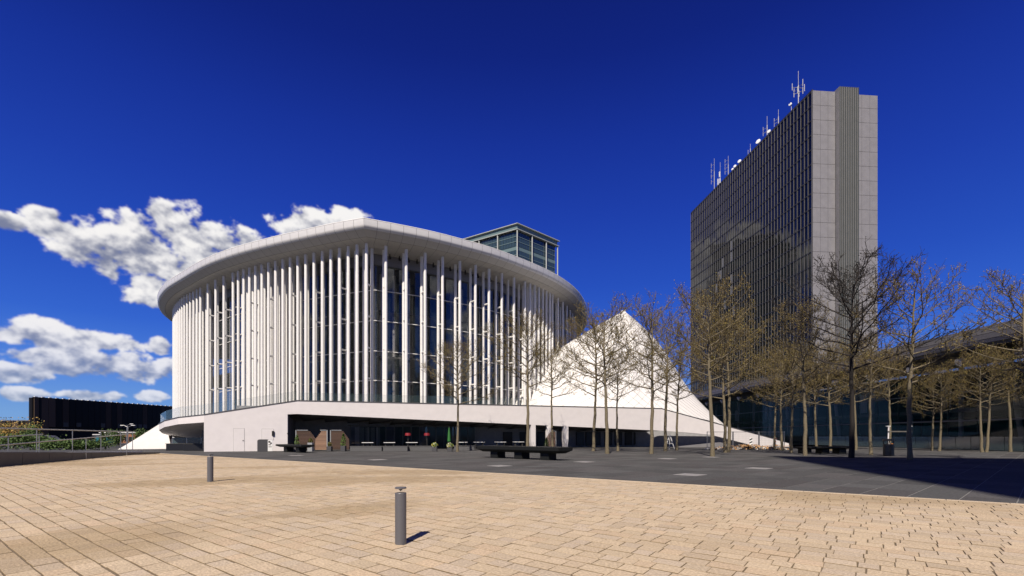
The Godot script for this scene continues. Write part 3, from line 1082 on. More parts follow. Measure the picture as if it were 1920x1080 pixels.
	for i in n:
		var t0 := float(i) / n; var t1 := float(i + 1) / n
		var d0 := lerpf(7.0, 4.2, t0); var d1 := lerpf(7.0, 4.2, t1)
		var a := PF.lerp(PG, t0); var b := PF.lerp(PG, t1)
		var a2 := a + back * d0; var b2 := b + back * d1
		var ha := lerpf(3.43, 2.0, t0); var hb := lerpf(3.43, 2.0, t1)
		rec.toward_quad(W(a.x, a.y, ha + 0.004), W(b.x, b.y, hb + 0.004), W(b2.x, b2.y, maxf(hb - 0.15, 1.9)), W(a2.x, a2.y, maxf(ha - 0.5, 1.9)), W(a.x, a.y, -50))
		bk.toward_quad(W(a2.x, a2.y, -0.02), W(b2.x, b2.y, -0.02), W(b2.x, b2.y, 4.5), W(a2.x, a2.y, 4.5), W(0, 0, 1))
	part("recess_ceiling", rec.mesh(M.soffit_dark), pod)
	var w0 := PF + back * 7.0
	bk.toward_quad(W(w0.x - 6.0, w0.y - 2.0, -0.02), W(w0.x, w0.y, -0.02), W(w0.x, w0.y, 4.5), W(w0.x - 6.0, w0.y - 2.0, 4.5), W(0, 0, 1))
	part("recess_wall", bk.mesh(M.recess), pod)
	var side := MB.new()
	wall_strip(side, pe + Vector2(0.02, 0.1), pe + Vector2(0.02, 0.1) + back * 7.2, 3.36, 2.9, -0.02, -0.02, 0.4, -along)
	part("recess_side_wall", side.mesh(M.tower_panel), pod)
	# entrance glazing in the deep part
	for k in 15:
		var t := 0.13 + k * 0.0225
		var c := PF.lerp(PG, t) + back * 4.6
		var yw := atan2(along.y, along.x)
		part("entrance_pane", box_mesh(Vector3(0.80, 2.35, 0.03), M.teal_glass if k % 4 else M.hall_glass), pod, W(c.x, c.y, 1.2)).rotation.y = yw
		var e := PF.lerp(PG, t - 0.01125) + back * 4.6
		part("entrance_mullion", box_mesh(Vector3(0.06, 2.6, 0.08), M.steel_dark), pod, W(e.x, e.y, 1.3)).rotation.y = yw
	for k in 5:
		var t := 0.135 + k * 0.0135
		var c := PF.lerp(PG, t) + back * 5.0
		part("curtain", box_mesh(Vector3(0.42, 2.2, 0.06), M.lamp_white), pod, W(c.x, c.y, 1.2)).rotation.y = atan2(along.y, along.x)
	var ft := PF.lerp(PG, 0.285) + back * 4.6
	part("entrance_head", box_mesh(Vector3(13.9, 0.10, 0.1), M.steel_dark), pod, W(ft.x, ft.y, 2.46)).rotation.y = atan2(along.y, along.x)
	# window openings in the shallow part: frame, dark pane and sill
	for q in [[0.56, 1.0], [0.61, 0.9], [0.665, 0.9], [0.845, 0.95], [0.885, 0.9], [0.92, 0.9], [0.955, 0.9], [0.985, 0.9], [0.79, 0.9], [0.82, 0.8]]:
		var t: float = q[0]
		var c: Vector2 = PF.lerp(PG, t) + back * (lerpf(7.0, 4.2, t) - 0.06)
		var w := part("window", box_mesh(Vector3(q[1] + 0.16, 1.62, 0.1), M.dark), pod, W(c.x, c.y, 1.05))
		w.rotation.y = atan2(along.y, along.x)
		part("pane", box_mesh(Vector3(q[1], 1.48, 0.06), M.black), w, Vector3(0, 0, 0.045))
		part("sill", box_mesh(Vector3(q[1] + 0.2, 0.05, 0.16), M.granite_grey), w, Vector3(0, -0.85, 0.06))
	# sloping low wall under the tail
	var lw := MB.new()
	wall_strip(lw, PG + Vector2(-2.6, 3.6), PG.lerp(PH, 0.74) + Vector2(-0.3, 0.9), 4.3, 1.4, -0.02, -0.02, 0.4, Vector2(-0.22, 0.97))
	part("tail_back_wall", lw.mesh(M.recess), pod)
	var lw2 := MB.new()
	wall_strip(lw2, PG + Vector2(2.5, 1.0), PG.lerp(PH, 0.70) + Vector2(-0.1, 0.62), 0.1, 0.95, -0.02, -0.02, 0.3, Vector2(-0.22, 0.97))
	part("tail_low_wall", lw2.mesh(M.tower_panel), pod)
	# doors and fittings in the closed wall
	var wd := (pe - PD).normalized()
	var yaw := atan2(wd.y, wd.x)
	for q in [[448.0, 2.05, 0.0, 0.85], [502.0, 1.0, 1.02, 0.95]]:
		var t := wall_t(q[0])
		var c := PD + wd * t + Vector2(0.36, -0.93) * 0.008
		var dr := part("door", box_mesh(Vector3(q[3] + 0.05, q[1] + 0.04, 0.012), M.joint), pod, W(c.x, c.y, q[2] + q[1] * 0.5))
		dr.rotation.y = yaw
		part("leaf", box_mesh(Vector3(q[3] - 0.01, q[1] - 0.01, 0.03), M.concrete), dr, Vector3(0, -0.01, 0))
		if q[1] > 1.5:
			part("handle", box_mesh(Vector3(0.12, 0.03, 0.06), M.steel_dark), dr, Vector3(0.33, -0.05, 0.03))
	var lampc := PD + wd * wall_t(512.0) + Vector2(0.36, -0.93) * 0.06
	part("wall_lamp", box_mesh(Vector3(0.18, 0.44, 0.14), M.black, 0.01), pod, W(lampc.x, lampc.y, 1.62)).rotation.y = yaw
	var eyec := PD + wd * wall_t(539.5) + Vector2(0.36, -0.93) * 0.04
	part("wall_camera", box_mesh(Vector3(0.1, 0.1, 0.1), M.black, 0.02), pod, W(eyec.x, eyec.y, 1.6)).rotation.y = yaw
	# square white pillars below the fascia
	for q in [[1000.0, 0.5, 0], [1030.0, 0.5, 1], [1061.5, 0.5, 2]]:
		var k: float = (q[0] - 960.0) / 907.0
		# where this sight line meets the fascia's plan line
		var t: float = (k * PF.y - PF.x) / ((PG.x - PF.x) - k * (PG.y - PF.y))
		var c := PF.lerp(PG, t) + back * 0.26
		var h := lerpf(3.43, 2.0, t)
		var mb := MB.new()
		var prev := []
		for lv in 15:
			var y := h * lv / 14.0
			var wide := 0.27
			var twist := 0.0
			if q[2] == 2 and lv < 6:
				wide = lerpf(0.14, 0.27, smooth(1.0, 6.0, lv)); twist = 0.5 * (1.0 - lv / 6.0)
			if q[2] == 1:
				wide = 0.27 - 0.07 * smooth(6.0, 10.0, lv) * (1.0 if lv < 13 else 0.4); twist = 0.22 * sin(lv * 0.8)
			var now := []
			for s in [[-1, -1], [1, -1], [1, 1], [-1, 1]]:
				var v := Vector2(s[0] * wide, s[1] * 0.26).rotated(twist + yaw)
				now.append(W(c.x + v.x, c.y + v.y, y))
			if not prev.is_empty():
				for e in 4:
					var f2 := (e + 1) % 4
					mb.out_quad(prev[e], prev[f2], now[f2], now[e], W(c.x, c.y, y))
			prev = now
		var po := part("pillar", mb.mesh(M.concrete), pod)
		if q[2] == 1:
			po.set_meta("label", "white pillar pinched and twisted below the beam")
		if q[2] == 2:
			po.set_meta("label", "white pillar tapering to a twisted foot")

func wall_t(px: float) -> float:      # metres along the closed wall for a bearing
	var wd := (Vector2(-20.75, 44.72) - PD).normalized()
	var k := (px - 960.0) / 907.0
	return (k * PD.y - PD.x) / (wd.x - k * wd.y)

# ------------------------------------------------------------------ cone
func make_cone_hall() -> void:
	var cone := thing("recital_hall", "white leaf-shaped tiled cone with a blunt peak rising behind the bare trees", "concert hall", Vector3.ZERO)
	var apex := W(15.65, 68.0, 18.9)
	# foot line: angle round, plan point and height
	var foot := [Vector2(-9.0, 72.0), Vector2(-3.5, 66.5), Vector2(1.0, 62.5), Vector2(5.5, 60.2), Vector2(10.5, 59.0), Vector2(15.0, 59.1), Vector2(19.0, 60.0), Vector2(22.5, 61.6), Vector2(25.6, 63.3), Vector2(28.6, 65.2), Vector2(29.3, 67.2), Vector2(27.0, 72.0), Vector2(20.0, 78.0), Vector2(8.0, 80.0), Vector2(-4.0, 78.0)]
	var fh := [4.4, 4.4, 4.4, 4.4, 4.4, 4.4, 4.2, 3.9, 3.45, 2.75, 2.5, 2.2, 2.0, 2.0, 3.0]
	var m := foot.size()
	var dense := []
	for i in m:
		for k in 6:
			var t := k / 6.0
			var p0: Vector2 = foot[(i - 1 + m) % m]; var p1: Vector2 = foot[i]; var p2: Vector2 = foot[(i + 1) % m]; var p3: Vector2 = foot[(i + 2) % m]
			var q := 0.5 * ((2.0 * p1) + (p2 - p0) * t + (2.0 * p0 - 5.0 * p1 + 4.0 * p2 - p3) * t * t + (3.0 * p1 - p0 - 3.0 * p2 + p3) * t * t * t)
			dense.append([q, lerpf(fh[i], fh[(i + 1) % m], t)])
	var at := func(i: int, t: float) -> Vector3:
		var e: Array = dense[i % dense.size()]
		var q: Vector2 = e[0]
		var top := Vector2(15.65, 68.0) + (q - Vector2(15.65, 68.0)).normalized() * 0.35
		# bulges a little near the top, flares at the foot
		var x := t + 0.05 * sin(t * PI * 2.0) * (1.0 if q.x > 16.0 else 0.25)
		var p := top.lerp(q, x)
		return W(p.x, p.y, lerpf(18.75, e[1], t))
	var lv := 26
	# the tiles run in slanting courses; each course is a band with a fine recessed joint
	var skin := MB.new()
	var seams := MB.new()
	var eye := Vector3(0, 1, 0)
	var cen := W(15.0, 69.0, 6.0)
	var grid := []
	for i in dense.size():
		var colm := []
		for k in lv + 1:
			colm.append(at.call(i, float(k) / lv))
		grid.append(colm)
	for i in dense.size():
		var j := (i + 1) % dense.size()
		for k in lv:
			var nn := []
			for e in [[i, k], [j, k], [j, k + 1], [i, k + 1]]:
				var i0 := posmod(e[0] - 1, dense.size()); var i1: int = (e[0] + 1) % dense.size()
				var k0: int = max(e[1] - 1, 0); var k1: int = min(e[1] + 1, lv)
				var a: Vector3 = grid[i1][e[1]] - grid[i0][e[1]]
				var b: Vector3 = grid[e[0]][k1] - grid[e[0]][k0]
				var c := a.cross(b).normalized()
				if c.dot(grid[e[0]][e[1]] - cen) < 0.0:
					c = -c
				nn.append(c)
			var A: Vector3 = grid[i][k]; var B: Vector3 = grid[j][k]; var C: Vector3 = grid[j][k + 1]; var D: Vector3 = grid[i][k + 1]
			if (C - A).cross(D - B).dot(nn[0]) >= 0.0:
				skin.trin(A, B, C, nn[0], nn[1], nn[2]); skin.trin(A, C, D, nn[0], nn[2], nn[3])
			else:
				skin.trin(A, C, B, nn[0], nn[2], nn[1]); skin.trin(A, D, C, nn[0], nn[3], nn[2])
	part("shell", skin.mesh(M.shell), cone)
	# slanting joints: raised-lip strips of 2 cm, seen as thin diagonal lines
	for s in range(0, 60, 2):
		for dirn in [1, -1]:
			var k := 0
			var i := s
			while k + 1 < lv:
				var a: Vector3 = at.call(posmod(i, dense.size()), float(k + 1) / lv)
				var b: Vector3 = at.call(posmod(i + dirn, dense.size()), float(k + 2) / lv)
				var o := (a - cen).normalized() * 0.03
				var w := Vector3(0, 0.022, 0)
				seams.toward_quad(a + o - w, b + o - w, b + o + w, a + o + w, a + (a - cen) * 3.0)
				i += dirn
				k += 1
	var sp := part("tile_joint", seams.mesh(M.joint), cone)
	sp.set_meta("kind", "stuff")
	var cap := MB.new()
	cap.lathe([Vector2(0.37, -0.22), Vector2(0.36, -0.02), Vector2(0.30, 0.06), Vector2(0.0, 0.10)], 16, Transform3D(Basis(), apex))
	part("peak_cap", cap.mesh(M.shell), cone)
	# smaller shell on the far left
	var sh := thing("entrance_shell", "white curved concrete shell sloping up to the ramp at the left end", "shell roof")
	var mb := MB.new()
	var rows := 14
	for i in rows:
		for k in 8:
			var P := []
			for e in [[i, k], [i + 1, k], [i + 1, k + 1], [i, k + 1]]:
				var t: float = float(e[0]) / rows
				var u: float = float(e[1]) / 8.0
				# ridge rises from the ground at the left; the front foot stays on the ground
				var ridge := Vector3(lerpf(-40.5, -40.2, t), lerpf(0.0, 3.25, pow(t, 1.05)), -lerpf(49.7, 56.2, t))
				var fr := Vector3(lerpf(-40.2, -36.6, t), 0.0, -lerpf(49.3, 52.0, t))
				var p := ridge.lerp(fr, u)
				p.y -= sin(u * PI) * 0.22 * t
				P.append(p)
			mb.toward_quad(P[0], P[1], P[2], P[3], Vector3(-30, 20, 0))
	part("skin", mb.mesh(M.shell), sh)
	var bkk := MB.new()
	for i in rows:
		var t := float(i) / rows; var t2 := float(i + 1) / rows
		var a := Vector3(lerpf(-40.5, -40.2, t), lerpf(0.0, 3.25, pow(t, 1.05)), -lerpf(49.7, 56.2, t))
		var b := Vector3(lerpf(-40.5, -40.2, t2), lerpf(0.0, 3.25, pow(t2, 1.05)), -lerpf(49.7, 56.2, t2))
		bkk.toward_quad(a, b, Vector3(b.x - 0.5, 0, b.z - 1.5), Vector3(a.x - 0.5, 0, a.z - 1.5), Vector3(-80, 20, -80))
	part("rear_skin", bkk.mesh(M.shell), sh)

# ------------------------------------------------------------------ tall tower
func make_tower() -> void:
	var near := Vector2(65.8, 106.0)
	var lng := (Vector2(60.9, 164.4) - near)
	var length := lng.length()
	lng = lng.normalized()
	var yaw := atan2(lng.y, lng.x)               # local x runs along the long face
	var tw := thing("office_tower", "tall slab office tower with gridded dark glass side and grey panelled end", "office tower", W(near.x, near.y), yaw)
	# local: x along the long face away from the viewer, z points out of the long face is +z or -z
	var outward := Vector3(0, 0, 1)
	var probe := Basis(Vector3.UP, yaw) * outward
	if probe.x > 0.0:
		outward = -outward
	var sgn := outward.z
	var wide := 15.25
	var high := 77.0
	var floors := 24
	var fh := high / floors
	var bays := 49
	var bw := length / bays
	# body
	part("body", box_mesh(Vector3(length - 0.3, high - 0.4, wide - 0.3), M.dark), tw, Vector3(length * 0.5, high * 0.5 - 0.2, -sgn * wide * 0.5))
	# window panes on the long face
	var spots := []
	for f in floors:
		for b in bays:
			spots.append([b * 1.0 + (floors - f) * 0.4, b, f])
	spots.sort_custom(func(p, q): return p[0] < q[0])
	var rest := MB.new()
	var pm := box_mesh(Vector3(bw - 0.1, fh - 0.12, 0.06), M.tower_glass)
	var pm2 := box_mesh(Vector3(bw - 0.1, fh - 0.12, 0.06), M.tower_glass_dim)
	var r2 := RandomNumberGenerator.new()
	r2.seed = 4
	for i in spots.size():
		var b: int = spots[i][1]; var f: int = spots[i][2]
		var at := Vector3((b + 0.5) * bw, (f + 0.5) * fh, sgn * 0.0)
		var yw := r2.randf_range(-0.006, 0.006)
		var pt := r2.randf_range(-0.005, 0.005)
		if i < 300:
			var p := part("window_pane", pm if r2.randf() < 0.6 else pm2, tw, at)
			p.rotation = Vector3(pt, yw, 0)
		else:
			rest.box(Transform3D(Basis.from_euler(Vector3(pt, yw, 0)), at), Vector3(bw - 0.1, fh - 0.12, 0.06))
	part("window_panes_beyond", rest.mesh(M.tower_glass), tw).set_meta("kind", "stuff")
	# drawn blinds a few windows wide
	for q in [[27, 17], [27, 16], [27, 14], [27, 13], [31, 16], [32, 15], [33, 15], [34, 14], [26, 11], [30, 12]]:
		part("blind", box_mesh(Vector3(bw - 0.2, fh - 0.5, 0.02), M.blind), tw, Vector3((q[0] + 0.5) * bw, (q[1] + 0.45) * fh, sgn * 0.06))
	# vertical fins and floor bands
	var fin := box_mesh(Vector3(0.11, high, 0.12), M.fin)
	for b in bays + 1:
		part("fin", fin, tw, Vector3(b * bw, high * 0.5, sgn * 0.12))
	var band := box_mesh(Vector3(length, 0.26, 0.14), M.transom)
	for f in floors + 1:
		part("floor_band", band, tw, Vector3(length * 0.5, clampf(f * fh, 0.2, high - 0.2), sgn * 0.08))
	# end wall: plain panels left and right of a ribbed stair core
	for f in floors:
		var y := (f + 0.5) * fh
		for q in [[0.0, 1.75], [1.77, 3.52], [3.54, 5.2], [9.9, 11.5], [11.52, 13.4], [13.42, 15.25]]:
			var w: float = q[1] - q[0]
			var zc: float = -sgn * (q[0] + w * 0.5)
			var top_cut := 0.0
			if f == floors - 1 and q[0] > 9:
				top_cut = 0.25
			part("end_panel", box_mesh(Vector3(0.12, fh - 0.06 - top_cut, w - 0.03), M.tower_panel), tw, Vector3(-0.1 + (0.0 if q[0] < 9 else 0.06), y - top_cut * 0.5, zc))
	var core_c := 7.55
	part("stair_core", box_mesh(Vector3(3.0, high + 0.35, 4.5), M.tower_panel), tw, Vector3(0.3, (high + 0.35) * 0.5, -sgn * core_c))
	var rib := box_mesh(Vector3(0.24, high + 0.35, 0.17), M.tower_rib)
	for k in 11:
		part("rib", rib, tw, Vector3(-1.26, (high + 0.35) * 0.5 + 0.003, -sgn * (core_c - 2.1 + k * 0.42)))
	part("parapet", box_mesh(Vector3(length, 0.5, 0.35), M.transom), tw, Vector3(length * 0.5, high + 0.05, -sgn * 0.1))
	# masts and dishes on the roof
	var along := func(px: float) -> float:
		# metres along the long face on which a bearing falls
		var k := (px - 960.0) / 907.0
		return (k * near.y - near.x) / (lng.x - k * lng.y)
	var place := func(s: float, inset: float) -> Vector3:
		return tw.transform * Vector3(s, high + 0.1, -sgn * inset)
	var masts := [[1490.0, 8.6, "tallest lattice mast with a ring of aerials nearest the tower's grey end", 3], [1432.0, 6.0, "slim white two-stage mast beside the round dishes on the roof", 1], [1453.0, 4.6, "thin pole aerial with a side rod between two dishes", 1], [1360.0, 6.6, "plain pole with two side brackets near the roof's middle", 2], [1334.0, 10.6, "leftmost lattice mast with four short side aerials on the roof", 2], [1345.0, 7.4, "short pale mast carrying panel aerials beside the leftmost mast", 4], [1401.0, 3.4, "pair of thin whip aerials left of the large dish", 0]]
	for q in masts:
		var s: float = along.call(q[0])
		var t := thing("roof_mast", q[2], "aerial mast", place.call(s, 0.9), yaw, "masts on the tower roof")
		var hh: float = q[1]
		part("pole", bar_mesh(Vector3.ZERO, Vector3(0, hh * 0.62, 0), 0.11, M.mast), t)
		part("tip", bar_mesh(Vector3(0, hh * 0.62, 0), Vector3(0, hh, 0), 0.05, M.mast, 6), t)
		if q[3] == 3:
			for k in 8:
				var an := k * TAU / 8.0
				var rr := 0.9 if k % 2 else 1.5
				var y := hh * (0.42 if k % 2 else 0.55)
				part("arm", bar_mesh(Vector3(0, y, 0), Vector3(cos(an) * rr, y, sin(an) * rr), 0.06, M.mast, 5), t)
				part("panel_aerial", bar_mesh(Vector3(cos(an) * rr, y - 0.7, sin(an) * rr), Vector3(cos(an) * rr, y + 0.9, sin(an) * rr), 0.08, M.mast, 6), t)
		elif q[3] == 4:
			for k in [[-0.9, 0.7, 2.6], [0.7, 0.5, 2.2], [-0.3, 3.0, 4.6]]:
				part("panel_aerial", box_mesh(Vector3(0.34, k[2] - k[1], 0.2), M.lamp_white), t, Vector3(-k[0] * 0.6, (k[1] + k[2]) * 0.5, sgn * 0.5 * absf(k[0])))
		elif q[3] == 0:
			part("second_whip", bar_mesh(Vector3(1.1, 0, 0), Vector3(1.1, hh * 0.7, 0), 0.06, M.mast, 6), t)
		else:
			for k in q[3] * 2:
				var y: float = hh * (0.35 + 0.16 * k)
				part("arm", bar_mesh(Vector3(0, y, 0), Vector3(0.9, y, sgn * 0.5), 0.05, M.mast, 5), t)
				part("side_aerial", bar_mesh(Vector3(0.9, y - 0.7, sgn * 0.5), Vector3(0.9, y + 0.7, sgn * 0.5), 0.06, M.mast, 5), t)
	var dishes := [[1420.0, 0.85, "largest white round dish, right of the pair of whips"], [1440.0, 0.62, "round dish at the foot of the slim two-stage mast"], [1480.0, 0.5, "small tilted dish on a post beside the tallest mast"], [1385.0, 0.7, "upper right dish of the three low ones at the roof edge"], [1376.5, 0.6, "middle dish of the three low ones at the roof edge"], [1372.0, 0.45, "lowest left dish of the three low ones at the roof edge"]]
	for q in dishes:
		var s: float = along.call(q[0])
		var t := thing("roof_dish", q[2], "dish aerial", place.call(s, 0.5), yaw, "dishes on the tower roof")
		var tall: float = 2.0 if q[0] == 1480.0 else q[1] + 0.15
		part("post", bar_mesh(Vector3.ZERO, Vector3(0, tall, 0), 0.07, M.mast, 6), t)
		var db := MB.new()
		var rr: float = q[1] * 0.72
		db.lathe([Vector2(0.0, -0.25), Vector2(rr * 0.6, -0.18), Vector2(rr, 0.05), Vector2(rr, 0.22), Vector2(rr * 0.6, 0.26), Vector2(0.0, 0.28)], 14, Transform3D(Basis.from_euler(Vector3(sgn * 1.25, 0, 0.5)), Vector3(0, tall + 0.1, sgn * 0.2)))
		part("dish", db.mesh(M.lamp_white), t)

# ------------------------------------------------------------------ far glass tower
func make_far_tower() -> void:
	var near := Vector2(2.2, 200.0)
	var dl := (Vector2(-21.4, 216.0) - near).normalized()
	var dr := Vector2(18.5, 17.9).normalized()
	var H := 90.0
	var t := thing("glass_tower", "distant glass tower with open pale crown frame behind the concert hall roof", "office tower", W(near.x, near.y))
	var LL := 30.0
	var LR := 26.2
	var P := func(a: float, b: float, h: float) -> Vector3:
		var q := dl * a + dr * b
		return W(q.x, q.y, h)
	var slab := func(a0: float, a1: float, b0: float, b1: float, y0: float, y1: float) -> MB:
		var mb := MB.new()
		var poly := []
		for q in [[a0, b0], [a1, b0], [a1, b1], [a0, b1]]:
			poly.append(dl * q[0] + dr * q[1])
		mb.prism(poly, y0, y1)
		return mb
	part("roof_edge", slab.call(-0.4, LL + 0.4, -0.4, LR + 0.4, H - 0.95, H - 0.65).mesh(M.far_frame), t)
	part("roof_slab", slab.call(0.4, LL - 0.4, 0.4, LR - 0.4, H - 2.9, H - 0.95).mesh(M.far_spandrel), t)
	part("lower_rim", slab.call(-0.2, LL + 0.2, -0.2, LR + 0.2, H - 3.2, H - 2.9).mesh(M.far_frame), t)
	part("body", slab.call(1.1, LL - 1.1, 1.1, LR - 1.1, 0.0, H - 3.4).mesh(M.far_glass), t)
	# body below the loggia
	part("lower_body", slab.call(0.2, LL - 0.2, 0.2, LR - 0.2, 0.0, H - 17.6).mesh(M.far_glass), t)
	part("loggia_floor", slab.call(0.0, LL, 0.0, LR, H - 17.6, H - 16.9).mesh(M.far_spandrel), t)
	part("middle_floor", slab.call(1.0, LL - 1.0, 1.0, LR - 1.0, H - 11.2, H - 9.8).mesh(M.far_spandrel), t)
	for q in [[0.0, 0.0], [10.0, 0.0], [20.0, 0.0], [30.0, 0.0], [0.0, 9.0], [0.0, 18.0], [0.0, 25.6]]:
		part("crown_column", bar_mesh(P.call(q[0] + 0.3, q[1] + 0.3, H - 17.0), P.call(q[0] + 0.3, q[1] + 0.3, H - 3.0), 0.30, M.far_frame, 8), t)
	# panes of the loggia and the floors below
	for k in 18:
		for lv in [[H - 9.7, H - 3.5], [H - 16.8, H - 11.3]]:
			var o := 0.98
			var w := (LL - 4.4) / 18.0
			var c: Vector3 = P.call(2.2 + (k + 0.5) * w, o, (lv[0] + lv[1]) * 0.5)
			part("pane", box_mesh(Vector3(w - 0.14, lv[1] - lv[0] - 0.1, 0.1), M.far_glass), t, c).rotation.y = atan2(dl.y, dl.x)
			var w2 := (LR - 4.4) / 18.0
			var c2: Vector3 = P.call(o, 2.2 + (k + 0.5) * w2, (lv[0] + lv[1]) * 0.5)
			part("pane", box_mesh(Vector3(w2 - 0.14, lv[1] - lv[0] - 0.1, 0.1), M.far_glass), t, c2).rotation.y = atan2(dr.y, dr.x)
	for y in [H - 5.6, H - 7.7, H - 13.2, H - 15.0]:
		for q in [[0.0, 1.0], [1.0, 0.0]]:
			var mid: Vector3 = P.call(LL * 0.5 if q[1] > 0.5 else 0.86, 0.86 if q[1] > 0.5 else LR * 0.5, y)
			var ax := dl if q[1] > 0.5 else dr
			part("glazing_rail", box_mesh(Vector3((LL if q[1] > 0.5 else LR) - 2.4, 0.22, 0.1), M.far_spandrel), t, mid).rotation.y = atan2(ax.y, ax.x)
	for k in 13:
		var y := H - 20.0 - k * 2.6
		part("floor_band", slab.call(0.05, LL - 0.05, 0.05, LR - 0.05, y, y + 0.35).mesh(M.far_spandrel), t)
	for k in 16:
		part("soffit_slot", box_mesh(Vector3(1.0, 0.06, 0.35), M.black), t, P.call(0.9 + k * 1.85, -0.05 + 0.55, H - 3.42)).rotation.y = atan2(dl.y, dl.x)

# ------------------------------------------------------------------ long glass hall on the right
func make_glass_hall() -> void:
	var h := thing("congress_hall", "long dark glass hall with sweeping curved canopy behind the trees on the right", "hall")
	var d0 := 34.0
	var d1 := 122.0
	var X := 45.0
	var bay := 3.2
	# floor, back wall and roof close it
	part("back_wall", box_mesh(Vector3(0.4, 10.0, d1 - d0), M.drum), h, W(X + 14.0, (d0 + d1) * 0.5, 5.0))
	part("end_wall", box_mesh(Vector3(14.0, 10.0, 0.4), M.drum), h, W(X + 7.0, d1, 5.0))
	part("end_wall", box_mesh(Vector3(14.0, 10.0, 0.4), M.drum), h, W(X + 7.0, d0, 5.0))
	part("upper_floor", box_mesh(Vector3(12.6, 0.4, d1 - d0 - 0.6), M.floor_in), h, W(X + 7.4, (d0 + d1) * 0.5, 4.0))
	part("inner_floor", box_mesh(Vector3(13.4, 0.06, d1 - d0 - 0.6), M.granite_grey), h, W(X + 7.0, (d0 + d1) * 0.5, 0.03))
	var n := int((d1 - d0) / bay)
	for i in n:
		var c := d0 + (i + 0.5) * bay
		for lv in [[0.08, 2.82], [2.98, 5.7], [5.82, 8.6]]:
			part("glass_pane", box_mesh(Vector3(0.03, lv[1] - lv[0], bay - 0.07), M.teal_glass), h, W(X, c, (lv[0] + lv[1]) * 0.5))
		part("mullion", box_mesh(Vector3(0.14, 8.6, 0.06), M.steel_dark), h, W(X + 0.1, c - bay * 0.5, 4.3))
	part("transom", box_mesh(Vector3(0.16, 0.12, d1 - d0), M.fin), h, W(X - 0.03, (d0 + d1) * 0.5, 2.9))
	part("transom", box_mesh(Vector3(0.16, 0.10, d1 - d0), M.steel_dark), h, W(X - 0.03, (d0 + d1) * 0.5, 5.76))
	# raking white columns and stair flights just inside
	for i in 14:
		var c := d0 + 4.0 + i * 6.2
		part("inner_column", bar_mesh(W(X + 1.8, c, 0.05), W(X + 1.8 + (0.8 if i % 3 == 0 else 0.0), c + (1.4 if i % 2 else 0.0), 8.6), 0.22, M.white, 10), h)
		if i % 2 == 0:
			part("inner_panel", box_mesh(Vector3(0.1, 2.3, 1.1), M.white), h, W(X + 2.4, c + 2.4, 5.6))
	# frosted screens along the foot
	for i in 24:
		var c := d0 + 0.8 + i * 1.6
		part("screen_pane", box_mesh(Vector3(0.03, 1.25, 1.54), M.screen_glass), h, W(X - 0.6, c, 0.68))
	# canopy: curved shell of louvre strips
	var prof := [Vector2(52.0, 12.35), Vector2(48.0, 12.25), Vector2(45.6, 11.95), Vector2(44.0, 11.55), Vector2(42.9, 11.05), Vector2(42.2, 10.5), Vector2(41.9, 9.95), Vector2(42.0, 9.6)]
	for i in prof.size() - 1:
		var mb := MB.new()
		var a: Vector2 = prof[i]; var b: Vector2 = prof[i + 1]
		var gap := (b - a).normalized() * 0.03
		a += gap; b -= gap
		var nn := Vector2(b.y - a.y, -(b.x - a.x)).normalized()
		if nn.y < 0.0 and nn.x > 0.0:
			nn = -nn
		var inn := -nn * 0.12
		var poly := [a, b, b + inn, a + inn]
		var ctr := W((a.x + b.x) * 0.5, (d0 + d1) * 0.5, (a.y + b.y) * 0.5)
		for e in 4:
			var p: Vector2 = poly[e]; var q: Vector2 = poly[(e + 1) % 4]
			var cc := Vector3((a.x + b.x + inn.x) * 0.5, (a.y + b.y + inn.y) * 0.5, -(d0 - 4.0 + d1) * 0.5)
			mb.out_quad(Vector3(p.x, p.y, -(d0 - 4.0)), Vector3(q.x, q.y, -(d0 - 4.0)), Vector3(q.x, q.y, -d1), Vector3(p.x, p.y, -d1), cc)
		mb.quad(Vector3(poly[3].x, poly[3].y, -d1), Vector3(poly[2].x, poly[2].y, -d1), Vector3(poly[1].x, poly[1].y, -d1), Vector3(poly[0].x, poly[0].y, -d1))
		part("canopy_strip", mb.mesh(M.canopy_metal if i < 6 else M.tower_panel), h)
	# louvre blades across the shell
	var bl := MB.new()
	bl.box(Transform3D(Basis.from_euler(Vector3(0, 0, -0.62)), Vector3.ZERO), Vector3(2.3, 0.10, 0.12))
	var blm := bl.mesh(M.transom)
	for i in 56:
		part("louvre", blm, h, W(43.5, d0 - 3.0 + i * 1.6, 11.42)).rotation.z = 1.2
	part("canopy_underside", box_mesh(Vector3(10.0, 0.25, d1 - d0 + 3.0), M.dark), h, W(47.2, (d0 + d1) * 0.5 - 1.5, 9.45))
	part("head_panel", box_mesh(Vector3(0.3, 0.8, d1 - d0), M.dark), h, W(X, (d0 + d1) * 0.5, 9.0))
	part("rear_roof", box_mesh(Vector3(8.0, 0.3, d1 - d0), M.tower_panel), h, W(56.0, (d0 + d1) * 0.5, 12.3))
	# floodlights under the canopy edge
	var proto: Node3D = null
	var lamp_words := ["nearest", "second", "third", "fourth", "fifth", "sixth", "seventh", "eighth", "ninth", "tenth", "eleventh", "farthest"]
